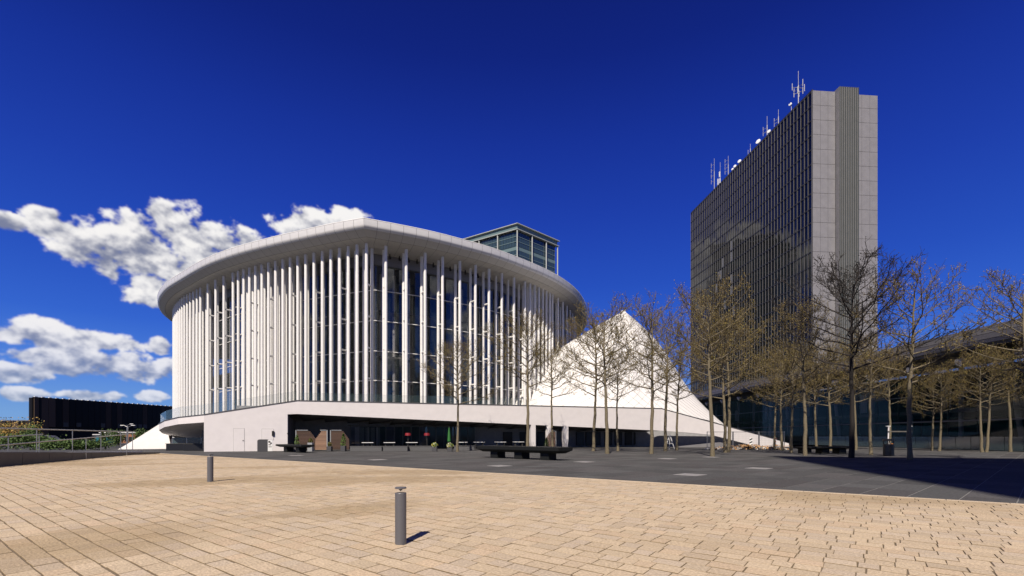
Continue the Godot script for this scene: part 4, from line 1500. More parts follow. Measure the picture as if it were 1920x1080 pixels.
	for i in 12:
		var d := 41.0 + i * 5.4 + (i * i) * 0.12
		var label := "white floodlight on the canopy edge, %s from the right end" % lamp_words[i]
		if i == 11:
			label = "white floodlight on the canopy edge, farthest along near the white cone"
		var at := W(43.2, d, 8.55)
		if proto == null:
			proto = thing("floodlight", label, "floodlight", at, 0.0, "floodlights under the hall canopy")
			var lb := MB.new()
			lb.lathe([Vector2(0.10, -0.3), Vector2(0.24, -0.22), Vector2(0.40, 0.22), Vector2(0.40, 0.30), Vector2(0.0, 0.30)], 12, Transform3D(Basis.from_euler(Vector3(0.2, 0, 2.1)), Vector3.ZERO))
			part("lamp_housing", lb.mesh(M.lamp_white), proto)
			part("bracket", bar_mesh(Vector3(0.05, 0.05, 0), Vector3(0.35, 0.80, 0), 0.05, M.steel_dark, 6), proto)
		else:
			copy(proto, "floodlight", label, at)

# ------------------------------------------------------------------ left background
func make_left_background() -> void:
	var b := thing("office_block", "long low dark office block with strip panels left of the concert hall", "office building")
	var A := Vector2(-147.0, 148.5)
	var B := Vector2(-137.0, 205.0)
	var dir := (B - A).normalized()
	var yaw := atan2(dir.y, dir.x)
	var mats := [M.night_panel, M.umber_panel, M.brown_panel, M.night_panel, M.umber_panel, M.night_panel]
	var H := 13.3
	var bd := MB.new()
	bd.prism([A + Vector2(-0.3, 0.1), A + dir * 70.0 + Vector2(-0.3, 0.1), A + dir * 70.0 + Vector2(-7, 8), A + Vector2(-7, 8)], 0.0, H - 0.1)
	part("body", bd.mesh(M.night_panel), b)
	# rounded end
	var rb := MB.new()
	rb.lathe([Vector2(1.6, 0), Vector2(1.6, H - 0.15), Vector2(0, H - 0.15)], 28)
	part("rounded_end", rb.mesh(M.night_panel), b, W(A.x - 1.1, A.y + 2.0, 0))
	var r2 := RandomNumberGenerator.new()
	r2.seed = 8
	for k in 34:
		var s := 1.2 + k * 2.0
		var c := A + dir * s
		var tall := H - 4.2
		var m: Material = mats[r2.randi() % mats.size()]
		if k == 1:
			m = M.brown_panel
		part("facade_panel", box_mesh(Vector3(1.9, tall if k != 1 else H - 0.3, 0.25), m), b, W(c.x + 0.0, c.y, H - tall * 0.5 - 0.05 if k != 1 else (H - 0.3) * 0.5)).rotation.y = yaw
		if k > 3 and r2.randf() < 0.5:
			part("window", box_mesh(Vector3(1.5, 1.4, 0.12), M.transom), b, W(c.x + 0.15, c.y - 0.1, 5.0)).rotation.y = yaw
		part("roof_light", box_mesh(Vector3(0.75, 0.28, 0.5), M.lamp_white), b, W(c.x - 0.8, c.y + 0.2, H + 0.14)).rotation.y = yaw
	part("parapet_cap", box_mesh(Vector3(70.0, 0.16, 0.6), M.steel_dark), b, W(A.x + dir.x * 35.0 - 0.25, A.y + dir.y * 35.0, H - 0.02)).rotation.y = yaw
	var lo := thing("low_annex", "low dark annex with pale roof edge at the left end of the block", "building", W(-178, 168, 0))
	part("body", box_mesh(Vector3(44, 6.3, 14), M.night_panel), lo, Vector3(0, 3.15, 0))
	part("roof_edge", box_mesh(Vector3(44.6, 0.35, 14.6), M.steel), lo, Vector3(0, 6.45, 0))
	for k in 9:
		part("facade_panel", box_mesh(Vector3(2.2, 5.9, 0.2), M.brown_panel if k % 3 == 1 else M.umber_panel), lo, Vector3(-18 + k * 4.4, 3.0, 7.1))
	for q in [[-72.5, 92.0, 8.0, "low brick-red garden wall building behind the hedge by the black block"], [-66.0, 88.0, 5.0, "small brick-red flat building nearer the white shell"]]:
		var w := thing("brick_pavilion", q[3], "building", W(q[0], q[1]), 0.0, "brick-red low buildings")
		part("wall", box_mesh(Vector3(q[2], 1.9, 4.0), M.brick_red), w, Vector3(0, 0.95, 0))
		part("roof", box_mesh(Vector3(q[2] + 0.4, 0.16, 4.4), M.panel), w, Vector3(0, 1.98, 0))
		for k in int(q[2] / 1.4):
			part("window", box_mesh(Vector3(0.7, 0.8, 0.1), M.black), w, Vector3(-q[2] * 0.5 + 0.8 + k * 1.35, 0.8, 2.02))
	var cab := thing("glass_kiosk", "small blue-green glazed kiosk between the hedge and the brick-red building", "kiosk", W(-64.5, 77.0), 0.4)
	part("wall_panel", box_mesh(Vector3(2.6, 1.5, 1.6), M.steel_dark), cab, Vector3(0, 0.75, 0))
	part("glass_front", box_mesh(Vector3(2.3, 1.0, 0.06), M.teal), cab, Vector3(0, 0.85, 0.83))
	part("roof", box_mesh(Vector3(3.0, 0.15, 2.0), M.panel), cab, Vector3(0, 1.58, 0))
	# planting beyond the wall
	var bed := [[-51.0, 49.5, 1.45, 8.5, 0, "long green clipped hedge behind the left railing"], [-44.0, 48.5, 0.95, 5.5, 0, "lower green hedge nearer the white shell"], [-60.0, 60.5, 2.5, 1.6, 1, "rounded taller bush rising from the long hedge"], [-70.0, 68.0, 3.6, 6.5, 2, "yellow blossoming shrub at the far left behind the railings"], [-52.5, 62.0, 2.2, 1.3, 3, "small pointed conifer left of the white shell"], [-57.5, 70.0, 2.1, 1.8, 1, "dark round shrub beside the glazed kiosk"], [-47.0, 61.5, 2.1, 1.2, 1, "dark shrub in front of the brick-red building"]]
	for q in bed:
		bush(q[0], q[1], q[2], q[3], q[4], q[5])
	for q in [[-53.6, 67.5, 2.6, "slim grey street lamp nearer the white shell with double head", 2], [-60.5, 76.0, 3.0, "slim grey street lamp left of the double-headed one", 1]]:
		var t := thing("street_lamp", q[3], "street lamp", W(q[0], q[1]), 0.0, "street lamps behind the railings")
		part("pole", bar_mesh(Vector3.ZERO, Vector3(0, q[2], 0), 0.06, M.steel, 8), t)
		for k in q[4]:
			var sx := 1.0 if k == 0 else -1.0
			part("arm", bar_mesh(Vector3(0, q[2], 0), Vector3(0.5 * sx, q[2] + 0.2, 0), 0.04, M.steel, 6), t)
			part("lamp_head", box_mesh(Vector3(0.5, 0.09, 0.2), M.lamp_white, 0.02), t, Vector3(0.75 * sx, q[2] + 0.24, 0))
	var car := thing("parked_car", "small dark car half hidden behind the hedge and railings", "car", W(-64.0, 66.5), 0.25)
	var cb := MB.new()
	var prof := [Vector2(-2.0, 0.35), Vector2(2.0, 0.35), Vector2(2.05, 0.75), Vector2(1.2, 0.95), Vector2(0.55, 1.42), Vector2(-0.9, 1.45), Vector2(-1.7, 1.0), Vector2(-2.05, 0.9)]
	for e in prof.size():
		var p: Vector2 = prof[e]; var q: Vector2 = prof[(e + 1) % prof.size()]
		cb.out_quad(Vector3(p.x, p.y, 0.82), Vector3(q.x, q.y, 0.82), Vector3(q.x, q.y, -0.82), Vector3(p.x, p.y, -0.82), Vector3(0, 0.8, 0))
	for z in [0.82, -0.82]:
		for e in range(1, prof.size() - 1):
			cb.out_tri(Vector3(prof[0].x, prof[0].y, z), Vector3(prof[e].x, prof[e].y, z), Vector3(prof[e + 1].x, prof[e + 1].y, z), Vector3(0, 0.8, 0))
	part("body", cb.mesh(M.bollard), car)
	part("side_window", box_mesh(Vector3(1.5, 0.34, 0.03), M.black), car, Vector3(-0.2, 1.18, 0.83))
	for x in [-1.25, 1.25]:
		var wb := MB.new()
		wb.tube([Vector3(0, 0, -0.1), Vector3(0, 0, 0.1)], [0.33, 0.33], 16)
		part("wheel", wb.mesh(M.black), car, Vector3(x, 0.33, 0.76))

func leaf_cloud(mb: MB, n: int, size: float, pick: Callable, cols: Array, r: RandomNumberGenerator) -> void:
	for i in n:
		var p: Vector3 = pick.call()
		var a := Vector3(r.randfn(), r.randfn(), r.randfn()).normalized()
		var b := a.cross(Vector3(r.randfn(), r.randfn(), r.randfn())).normalized()
		var s := size * r.randf_range(0.6, 1.3)
		var c: Color = cols[r.randi() % cols.size()] * r.randf_range(0.75, 1.25)
		c.a = 1.0
		mb.tri(p - a * s * 0.5, p + b * s * 0.4, p + a * s * 0.6, c)
		mb.tri(p - a * s * 0.5, p + a * s * 0.6, p - b * s * 0.4, c)

func bush(x: float, d: float, h: float, w: float, kind: int, label: String) -> void:
	var r := RandomNumberGenerator.new()
	r.seed = int(absf(x) * 100.0 + d * 10.0)
	var nm: String = ["hedge", "shrub", "blossom_shrub", "conifer"][kind]
	var cat: String = ["hedge", "shrub", "shrub", "conifer"][kind]
	var t := thing(nm, label, cat, W(x, d))
	var mb := MB.new()
	var cols := [Color(0.055, 0.10, 0.02), Color(0.085, 0.14, 0.03), Color(0.04, 0.075, 0.015)]
	if kind == 2:
		cols = [Color(0.42, 0.27, 0.06), Color(0.5, 0.33, 0.1), Color(0.12, 0.13, 0.03)]
	if kind == 3:
		cols = [Color(0.05, 0.085, 0.02), Color(0.08, 0.115, 0.03)]
	var clump := []
	for i in 30:
		clump.append(Vector3(r.randf_range(-0.5, 0.5) * w, r.randf_range(0.25, 0.85) * h, r.randf_range(-0.6, 0.6)))
	leaf_cloud(mb, [5200, 1900, 2600, 900][kind], 0.16, func() -> Vector3:
		if kind == 3:
			var y := r.randf()
			var an := r.randf() * TAU
			return Vector3(cos(an), 0, sin(an)) * (1.0 - y) * w * 0.5 * sqrt(r.randf()) + Vector3(0, 0.1 + y * h, 0)
		var c: Vector3 = clump[r.randi() % clump.size()]
		var o := Vector3(r.randfn(), r.randfn(), r.randfn()) * 0.33
		return Vector3(c.x + o.x * w * 0.25, clampf(c.y + o.y * h * 0.5, 0.02, h * 1.1), c.z + o.z), cols, r)
	part("foliage", mb.mesh(M.leaf), t)
	part("stem", bar_mesh(Vector3.ZERO, Vector3(0, h * 0.6, 0), 0.05, M.bark, 6), t)

# ------------------------------------------------------------------ building behind the viewer whose shadow lies on the square
func make_shading_tower() -> void:
	var L := 70.0
	var sh := Vector2(0.275, 0.962)
	var tan_el := 0.745 / Vector2(0.2, 0.70).length()
	var c := Vector2(17.7, 33.4) - sh * L
	var hh := L * tan_el
	var yaw := -0.272
	var dx := Vector2(cos(yaw), sin(yaw))
	var dz := Vector2(dx.y, -dx.x)
	var t := thing("rear_tower", "tall plain office tower behind the viewer that throws the long shadow", "office tower", W(c.x, c.y), yaw)
	var w := 46.0
	var dp := 18.0
	part("body", box_mesh(Vector3(w, hh, dp), M.tower_panel), t, Vector3(w * 0.5, hh * 0.5, dp * 0.5))
	for f in 22:
		part("window_band", box_mesh(Vector3(w - 1.0, 1.5, 0.2), M.tower_glass_dim), t, Vector3(w * 0.5, 2.2 + f * 3.2, -0.02))

# ------------------------------------------------------------------ trees
func grow(seed_: int, wood: Material, thin: Material, branches: int, first: float, radius: float) -> Array:
	# a pollarded plane tree 10 m tall; returns trunk-and-limb mesh, twig mesh and bud mesh
	var r := RandomNumberGenerator.new()
	r.seed = seed_
	var trunk := MB.new(); var limbs := MB.new(); var twigs := MB.new(); var buds := MB.new()
	var pts := []; var rad := []
	var bend := Vector3(r.randf_range(-0.1, 0.1), 0, r.randf_range(-0.1, 0.1))
	for i in 17:
		var y := i / 16.0 * 9.3
		var wob := Vector3(r.randf_range(-1, 1), 0, r.randf_range(-1, 1)) * 0.028
		pts.append(Vector3(sin(y * 0.5 + seed_) * 0.07, y, cos(y * 0.45 + seed_ * 2.0) * 0.07) + wob + bend * y * 0.12)
		var rr := lerpf(0.128, 0.03, pow(y / 9.3, 1.15))
		if y < 0.5:
			rr += 0.05 * (0.5 - y)
		rad.append(rr * r.randf_range(0.93, 1.08))
	trunk.tube(pts, rad, 10)
	var cols := [Color(0.28, 0.20, 0.05), Color(0.36, 0.265, 0.075), Color(0.21, 0.145, 0.04), Color(0.30, 0.265, 0.06)]
	var ang := r.randf() * TAU
	for b in branches:
		var f := (b + r.randf() * 0.6) / branches
		var y := lerpf(first * 10.0, 9.2, pow(f, 0.85))
		var k := clampf(y / 9.3 * 16.0, 0.0, 15.99)
		var base: Vector3 = pts[int(k)].lerp(pts[int(k) + 1], k - int(k))
		ang += 2.4 + r.randf_range(-0.5, 0.5)
		var reach := radius * 1.12 * (0.55 + 0.55 * sin(PI * clampf(f * 0.8 + 0.28, 0, 1))) * r.randf_range(0.75, 1.12)
		var steep := lerpf(0.34, 1.15, f)           # rise over run
		var dir := Vector3(cos(ang), 0, sin(ang))
		var bp := [base]; var br := [0.055 * (1.0 - f * 0.62)]
		var p := base
		var seg := 6
		for i in seg:
			var q := (i + 1.0) / seg
			var d := (dir + Vector3.UP * steep * (0.55 + 0.9 * q) + Vector3(r.randfn(), r.randfn() * 0.5, r.randfn()) * 0.16).normalized()
			p = p + d * reach / seg * 1.15
			if p.y > 10.4:
				p.y = 10.4 - r.randf() * 0.3
			bp.append(p)
			br.append(lerpf(br[0], 0.011, pow(q, 0.8)))
		limbs.tube(bp, br, 6, Color.WHITE, false)
		var kids := int(8 + reach * 2.2)
		for j in kids:
			var q := lerpf(0.22, 1.0, (j + r.randf()) / kids)
			var kk := clampf(q * seg, 0.0, seg - 0.01)
			var o: Vector3 = bp[int(kk)].lerp(bp[int(kk) + 1], kk - int(kk))
			var td: Vector3 = (bp[int(kk) + 1] - bp[int(kk)]).normalized()
			var sd := td.cross(Vector3(r.randfn(), r.randfn(), r.randfn())).normalized()
			var ln := r.randf_range(0.5, 1.15) * (1.1 - 0.45 * q)
			var d := (td * 0.65 + sd * 0.85 + Vector3.UP * 0.30).normalized()
			var tp := [o]; var tr := [0.015]
			var tpp := o
			for i in 3:
				d = (d + Vector3(r.randfn(), r.randfn(), r.randfn()) * 0.15 + Vector3.UP * 0.10).normalized()
				tpp += d * ln / 3.0
				tp.append(tpp); tr.append(0.015 - 0.0025 * (i + 1))
			twigs.tube(tp, tr, 4, Color.WHITE, false)
			for g in 5:
				var gq := r.randf_range(0.3, 1.0) * 2.99
				var go: Vector3 = tp[int(gq)].lerp(tp[int(gq) + 1], gq - int(gq))
				var gd := (d * 0.5 + Vector3(r.randfn(), r.randfn() + 0.5, r.randfn()).normalized()).normalized()
				var gl := r.randf_range(0.18, 0.46)
				var ge := go + gd * gl
				twigs.tube([go, go.lerp(ge, 0.5) + Vector3(r.randfn(), r.randfn(), r.randfn()) * 0.02, ge], [0.0085, 0.007, 0.0055], 3, Color.WHITE, false)
				for e in 3:
					var at := go.lerp(ge, 1.0 if e == 0 else r.randf_range(0.3, 0.9))
					var u := Vector3(r.randfn(), r.randfn(), r.randfn()).normalized()
					var w := u.cross(Vector3(r.randfn(), r.randfn(), r.randfn())).normalized()
					var s := r.randf_range(0.014, 0.033)
					var c: Color = cols[r.randi() % 4] * r.randf_range(0.8, 1.25)
					c.a = 1.0
					buds.tri(at - u * s, at + w * s * 0.8, at + u * s, c)
					buds.tri(at - u * s, at + u * s, at - w * s * 0.8, c)
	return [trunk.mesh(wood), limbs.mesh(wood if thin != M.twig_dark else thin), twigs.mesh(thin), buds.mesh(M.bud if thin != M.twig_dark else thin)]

func make_trees() -> void:
	var kinds := []
	for i in 6:
		kinds.append(grow(101 + i * 7, M.bark, M.twig, [24, 22, 26, 20, 24, 22][i], [0.44, 0.48, 0.42, 0.50, 0.46, 0.40][i], [2.9, 2.6, 2.8, 2.5, 3.1, 2.7][i]))
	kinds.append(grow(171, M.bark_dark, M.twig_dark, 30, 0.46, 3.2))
	# metres right, metres ahead, height, kind, label
	var list := [
		[-4.76, 42.33, 9.7, 0, "lone bare plane tree in front of the concert hall glass"],
		[1.29, 41.64, 11.9, 1, "bare tree rising behind the near granite bench"],
		[3.80, 45.36, 10.0, 3, "short bare tree between the white pillars behind the bench"],
		[7.44, 43.79, 11.9, 2, "bare tree just right of the near bench, before the cone"],
		[7.29, 37.35, 11.5, 4, "taller bare tree touching the cone's left slope and peak"],
		[9.61, 43.79, 9.0, 3, "small low-crowned tree under the cone's peak"],
		[10.79, 37.35, 11.7, 5, "straight bare tree in front of the cone's right slope"],
		[13.95, 43.79, 12.0, 1, "slender tree beside the cone's right slope, left of a leaning one"],
		[15.73, 46.18, 10.0, 0, "slightly leaning thin tree at the end of the white fascia"],
		[13.43, 32.56, 11.5, 2, "large bare tree in front of the tower's left edge"],
		[17.69, 40.32, 11.0, 5, "left one of two close trunks before the building site fence"],
		[18.34, 40.97, 11.7, 4, "right one of two close trunks before the building site fence"],
		[25.57, 47.04, 9.0, 0, "thin pale tree left of the second warning board"],
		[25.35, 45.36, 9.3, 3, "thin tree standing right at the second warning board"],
		[22.93, 39.69, 8.9, 2, "tree at the tip of the white tail wall"],
		[20.70, 34.32, 10.9, 1, "big mottled plane tree left of the far bench"],
		[29.56, 47.04, 9.5, 4, "pale thin tree behind the far bench, left of its middle"],
		[29.80, 45.36, 10.3, 5, "white-stemmed tree behind the far bench's middle"],
		[21.43, 30.60, 12.2, 6, "near-black spreading tree at the edge of the big shadow"],
		[33.40, 47.04, 10.1, 0, "thin tree just right of the near-black tree's trunk"],
		[26.22, 35.28, 8.9, 3, "stout short plane tree left of the litter bin"],
		[36.67, 47.04, 9.5, 1, "white-stemmed forked tree directly behind the litter bin"],
		[22.99, 27.91, 10.9, 5, "tall plane tree with shaded foot right of the litter bin"],
		[39.41, 45.36, 7.6, 2, "low tree, left of the pair before the reflecting screens"],
		[38.77, 43.79, 7.8, 4, "low tree, right of the pair before the reflecting screens"],
		[39.75, 40.97, 8.5, 3, "left stem of the V-shaped pair of trees"],
		[40.15, 40.97, 8.7, 0, "right leaning stem of the V-shaped pair of trees"],
		[43.20, 42.0, 9.6, 1, "thin tree against the glass hall near the right edge"],
		[26.95, 25.30, 9.9, 4, "rightmost tree with dark foot cut by the picture's edge"]]
	var protos := {}
	var turns := RandomNumberGenerator.new()
	turns.seed = 55
	for q in list:
		var k: int = q[3]
		var sc: float = q[2] / 10.4
		var at := W(q[0], q[1])
		var turn := turns.randf() * TAU
		var t: Node3D
		if not protos.has(k):
			t = thing("plane_tree", q[4], "tree", at, turn, "plane trees on the square")
			part("trunk", kinds[k][0], t)
			part("limbs", kinds[k][1], t)
			part("crown", kinds[k][2], t)
			part("buds", kinds[k][3], t).set_meta("kind", "stuff")
			protos[k] = t
		else:
			t = copy(protos[k], "plane_tree", q[4], at, turn)
		t.scale = Vector3(sc, sc, sc)
		if q[0] > 15.6 and q[0] < 15.8:
			t.rotation.z = 0.03
		if q[4].begins_with("right leaning"):
			t.rotation = Vector3(0, 0, -0.10)

# ------------------------------------------------------------------ benches, bollards, bin
func bench(corner: Vector2, dir: Vector2, length: float, wide: float, top: float, thick: float, label: String, legs: Array) -> void:
	var yaw := atan2(dir.y, dir.x)
	var perp := Vector2(-dir.y, dir.x)
	if perp.y < 0.0:
		perp = -perp
	var c := corner + dir * length * 0.5 + perp * wide * 0.5
	var t := thing("granite_bench", label, "bench", W(c.x, c.y), yaw, "dark granite benches")
	# wedge-edged seat slab: the underside is set back
	var mb := MB.new()
	var hx := length * 0.5; var hz := wide * 0.5; var b := 0.02
	var ring_pts := []
	for q in [[top, b], [top - b, 0.0], [top - thick * 0.55, 0.0], [top - thick, 0.28]]:
		var row := []
		for s in [[-1, 1], [1, 1], [1, -1], [-1, -1]]:
			row.append(Vector3(s[0] * (hx - q[1]), q[0], s[1] * (hz - q[1])))
		ring_pts.append(row)
	var ctr := Vector3(0, top - thick * 0.5, 0)
	for i in ring_pts.size() - 1:
		for e in 4:
			var f := (e + 1) % 4
			mb.out_quad(ring_pts[i][e], ring_pts[i][f], ring_pts[i + 1][f], ring_pts[i + 1][e], ctr)
	mb.out_quad(ring_pts[0][0], ring_pts[0][1], ring_pts[0][2], ring_pts[0][3], ctr)
	mb.out_quad(ring_pts[3][0], ring_pts[3][1], ring_pts[3][2], ring_pts[3][3], ctr)
	part("seat", mb.mesh(M.granite), t)
	for x in legs:
		part("leg", box_mesh(Vector3(0.62, top - thick + 0.004, wide * 0.55), M.granite, 0.012), t, Vector3(x * hx, (top - thick) * 0.5, 0))

func make_furniture() -> void:
	var e := Vector2(-0.74, 0.67)
	bench(Vector2(2.55, 26.6), e, 6.5, 1.35, 0.76, 0.36, "long dark granite bench on three blocks, nearest on the square", [-0.62, 0.0, 0.62])
	bench(Vector2(-17.0, 39.0), e, 5.0, 1.1, 0.66, 0.24, "dark granite bench in front of the closed white wall", [-0.5, 0.45])
	bench(Vector2(22.4, 37.0), Vector2(0.99, 0.14), 4.1, 1.3, 0.56, 0.2, "far granite bench among the trees left of the bin", [-0.75, 0.0, 0.72])
	# bollards
	var labels := ["grey cylindrical bollard light in the middle of the pale paving", "grey bollard light farther off to the left, by the square's border"]
	var spots := [Vector2(-1.56, 6.78), Vector2(-8.7, 13.95)]
	var proto: Node3D = null
	for i in 2:
		var q: Vector2 = spots[i]
		var at := W(q.x, q.y, pale_height(q.x, q.y) - 0.004)
		if proto == null:
			proto = thing("bollard_light", labels[i], "bollard", at, 0.0, "bollard lights on the pale paving")
			var pb := MB.new()
			pb.lathe([Vector2(0.0785, -0.03), Vector2(0.0785, 0.718), Vector2(0.076, 0.724), Vector2(0.066, 0.725), Vector2(0.066, 0.70), Vector2(0.0, 0.70)], 40)
			part("post", pb.mesh(M.bollard), proto)
			var gb := MB.new()
			gb.lathe([Vector2(0.062, 0.702), Vector2(0.062, 0.781)], 32)
			part("glass_ring", gb.mesh(glass(lin(0.9, 0.9, 0.9), 0.06)), proto)
			var cb := MB.new()
			cb.lathe([Vector2(0.002, 0.742), Vector2(0.034, 0.778), Vector2(0.034, 0.781)], 28)
			part("reflector_cone", cb.mesh(M.steel_dark), proto)
			var tb := MB.new()
			tb.lathe([Vector2(0.0, 0.781), Vector2(0.078, 0.781), Vector2(0.0795, 0.784), Vector2(0.0795, 0.798), Vector2(0.076, 0.802), Vector2(0.0, 0.803)], 40)
			part("cap", tb.mesh(M.bollard), proto)
		else:
			copy(proto, "bollard_light", labels[i], at)
	# litter bin
	var bin := thing("litter_bin", "black cylindrical litter bin with an ash tray top beside the trees", "litter bin", W(26.0, 33.4))
	var bb := MB.new()
	bb.lathe([Vector2(0.30, 0.0), Vector2(0.32, 0.04), Vector2(0.32, 0.80), Vector2(0.29, 0.82)], 24)
	part("body", bb.mesh(M.black), bin)
	var lb := MB.new()
	lb.lathe([Vector2(0.29, 1.04), Vector2(0.34, 1.05), Vector2(0.34, 1.16), Vector2(0.30, 1.19), Vector2(0.0, 1.17)], 24)
	part("lid", lb.mesh(M.black), bin)
	for k in 4:
		part("lid_post", bar_mesh(Vector3(cos(k * 1.57 + 0.8) * 0.27, 0.80, sin(k * 1.57 + 0.8) * 0.27), Vector3(cos(k * 1.57 + 0.8) * 0.27, 1.06, sin(k * 1.57 + 0.8) * 0.27), 0.03, M.black, 6), bin)
	var tb2 := MB.new()
	var r := RandomNumberGenerator.new()
	r.seed = 3
	for k in 6:
		tb2.box(Transform3D(Basis.from_euler(Vector3(r.randf(), r.randf() * 3.0, r.randf())), Vector3(r.randf_range(-0.17, 0.17), 0.84, r.randf_range(0.0, 0.2))), Vector3(0.12, 0.07, 0.1), Color(0.5, 0.2, 0.06) if k % 2 else Color(0.5, 0.45, 0.4))
	part("litter", tb2.mesh(M.rubble), bin)

# ------------------------------------------------------------------ terrace in front of the recess
func make_terrace() -> void:
	# plank windbreaks
	var ks := [[-18.95, 44.6, 1.7, 1, "framed wood windbreak coloured dark for shade, one clipped corner, left of the three"], [-17.45, 44.2, 1.0, -1, "plank windbreak coloured as sunlit with a slanting top, middle of the three"], [-15.95, 44.9, 1.6, 1, "framed wood windbreak coloured dark for shade, right of the three"], [4.15, 52.2, 1.1, -1, "brick-brown windbreak between the white pillars"]]
	for q in ks:
		var t := thing("wood_windbreak", q[4], "windbreak", W(q[0], q[1]), 0.33 if q[3] > 0 else 0.12, "plank windbreaks on the terrace")
		var w: float = q[2]
		var H := 1.92
		var n := 13
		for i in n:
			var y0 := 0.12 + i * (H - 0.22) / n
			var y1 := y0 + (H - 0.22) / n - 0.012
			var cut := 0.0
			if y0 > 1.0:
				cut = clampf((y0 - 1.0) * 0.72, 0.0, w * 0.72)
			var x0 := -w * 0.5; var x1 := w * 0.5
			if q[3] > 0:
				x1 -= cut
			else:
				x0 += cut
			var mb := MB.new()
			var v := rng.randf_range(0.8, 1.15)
			var col := (Color(0.36, 0.215, 0.14) if q[3] < 0 else Color(0.11, 0.062, 0.042)) * v  # shade painted into the wood colour: panels under the fascia get darker brown
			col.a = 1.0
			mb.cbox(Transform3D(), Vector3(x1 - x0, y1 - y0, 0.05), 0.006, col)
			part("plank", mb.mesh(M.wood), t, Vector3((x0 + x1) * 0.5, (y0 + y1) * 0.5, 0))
		var px := -w * 0.5 - 0.04 if q[3] > 0 else w * 0.5 + 0.04
		part("post", box_mesh(Vector3(0.08, H, 0.08), M.pot_grey), t, Vector3(px, H * 0.5, 0))
		part("top_rail", box_mesh(Vector3(w * 0.55, 0.06, 0.09), M.pot_grey), t, Vector3(-w * 0.2 if q[3] > 0 else w * 0.2, H - 0.01, 0.003))
	# long low stone walls
	var lows := [[658.0, 717.0, 43.6, "low granite seat wall left of the terrace gap"], [718.5, 765.0, 43.8, "low granite seat wall left of the flower pots"], [852.0, 890.0, 45.6, "low granite seat wall right of the flower pots"]]
	for q in lows:
		var d: float = q[2]
		var x0: float = (q[0] - 960.0) / 907.0 * d; var x1: float = (q[1] - 960.0) / 907.0 * d
		var t := thing("seat_wall", q[3], "low wall", W((x0 + x1) * 0.5, d), 0.0, "low granite seat walls")
		part("block", box_mesh(Vector3(x1 - x0, 0.40, 0.5), M.granite_grey, 0.012), t, Vector3(0, 0.2, 0))
		part("top_slab", box_mesh(Vector3(x1 - x0 + 0.04, 0.06, 0.56), M.granite_grey, 0.01), t, Vector3(0, 0.434, 0))
	var lows2 := [[766.0, 811.0, 44.4, "low granite seat wall before the red lamp shades"]]
	for q in lows2:
		var d: float = q[2]
		var x0: float = (q[0] - 960.0) / 907.0 * d; var x1: float = (q[1] - 960.0) / 907.0 * d
		var t := thing("seat_wall", q[3], "low wall", W((x0 + x1) * 0.5, d), 0.0, "low granite seat walls")
		part("block", box_mesh(Vector3(x1 - x0, 0.40, 0.5), M.granite_grey, 0.012), t, Vector3(0, 0.2, 0))
		part("top_slab", box_mesh(Vector3(x1 - x0 + 0.04, 0.06, 0.56), M.granite_grey, 0.01), t, Vector3(0, 0.434, 0))
	# tables
	var tabs := [[689.0, 46.2], [730.0, 46.5], [772.0, 46.8], [866.0, 48.6], [898.0, 49.4], [938.0, 50.4], [972.0, 51.2]]
	var tl := ["leftmost white-topped terrace table, before the pale curtains", "white-topped table, second from the left on the terrace", "white-topped table under the red lamp shades", "white-topped table just right of the lone tree's trunk", "white-topped table behind the near bench's left end", "white-topped table behind the near bench's middle", "rightmost white-topped table beside the tree behind the bench"]
	var proto: Node3D = null
	for i in tabs.size():
		var d: float = tabs[i][1]
		var at := W((tabs[i][0] - 960.0) / 907.0 * d, d)
		if proto == null:
			proto = thing("terrace_table", tl[i], "table", at, 0.33, "white tables on the terrace")
			part("tabletop", box_mesh(Vector3(1.05, 0.05, 0.7), M.lamp_white, 0.008), proto, Vector3(0, 0.74, 0))
			for x in [-0.38, 0.38]:
				part("leg", box_mesh(Vector3(0.06, 0.72, 0.4), M.steel_dark), proto, Vector3(x, 0.36, 0))
		else:
			copy(proto, "terrace_table", tl[i], at, 0.33)
	# plants
	var pl := [[557.0, 43.4, 0.45, 1.05, 0.5, 0, "pointed green conifer in a pot at the recess corner"], [644.0, 43.4, 0.5, 1.1, 0.55, 0, "pointed green conifer in a pot on the low wall's left end"], [582.5, 43.0, 0.78, 0.42, 0.42, 1, "round brownish shrub in a tall grey pot between the windbreaks"], [815.0, 43.0, 0.38, 0.42, 0.62, 2, "left pot of white and yellow flowers by the terrace gap"], [843.5, 43.0, 0.36, 0.42, 0.66, 2, "right pot of white and yellow flowers by the terrace gap"], [1025.0, 50.6, 0.3, 0.9, 0.5, 0, "small pointed conifer before the brick-brown windbreak"], [618.0, 43.2, 0.45, 0.4, 0.35, 1, "low green plant in a dark pot at the middle windbreak"]]
	for q in pl:
		var r := RandomNumberGenerator.new()
		r.seed = int(q[0])
		var d: float = q[1]
		var t := thing("potted_plant", q[6], "potted plant", W((q[0] - 960.0) / 907.0 * d, d), 0.0, "potted plants on the terrace")
		var ph: float = q[2]
		part("pot", box_mesh(Vector3(0.42, ph, 0.42), M.pot_grey if q[5] == 1 and q[0] < 600.0 else M.pot, 0.015), t, Vector3(0, ph * 0.5, 0))
		var mb := MB.new()
		var w: float = q[4]; var h: float = q[3]
		var cols := [Color(0.075, 0.13, 0.02), Color(0.10, 0.16, 0.03), Color(0.05, 0.09, 0.015)]
		if q[5] == 1:
			cols = [Color(0.16, 0.11, 0.03), Color(0.10, 0.12, 0.03)]
		if q[5] == 2:
			cols = [Color(0.10, 0.18, 0.03), Color(0.13, 0.2, 0.05), Color(0.6, 0.6, 0.5), Color(0.5, 0.42, 0.06)]
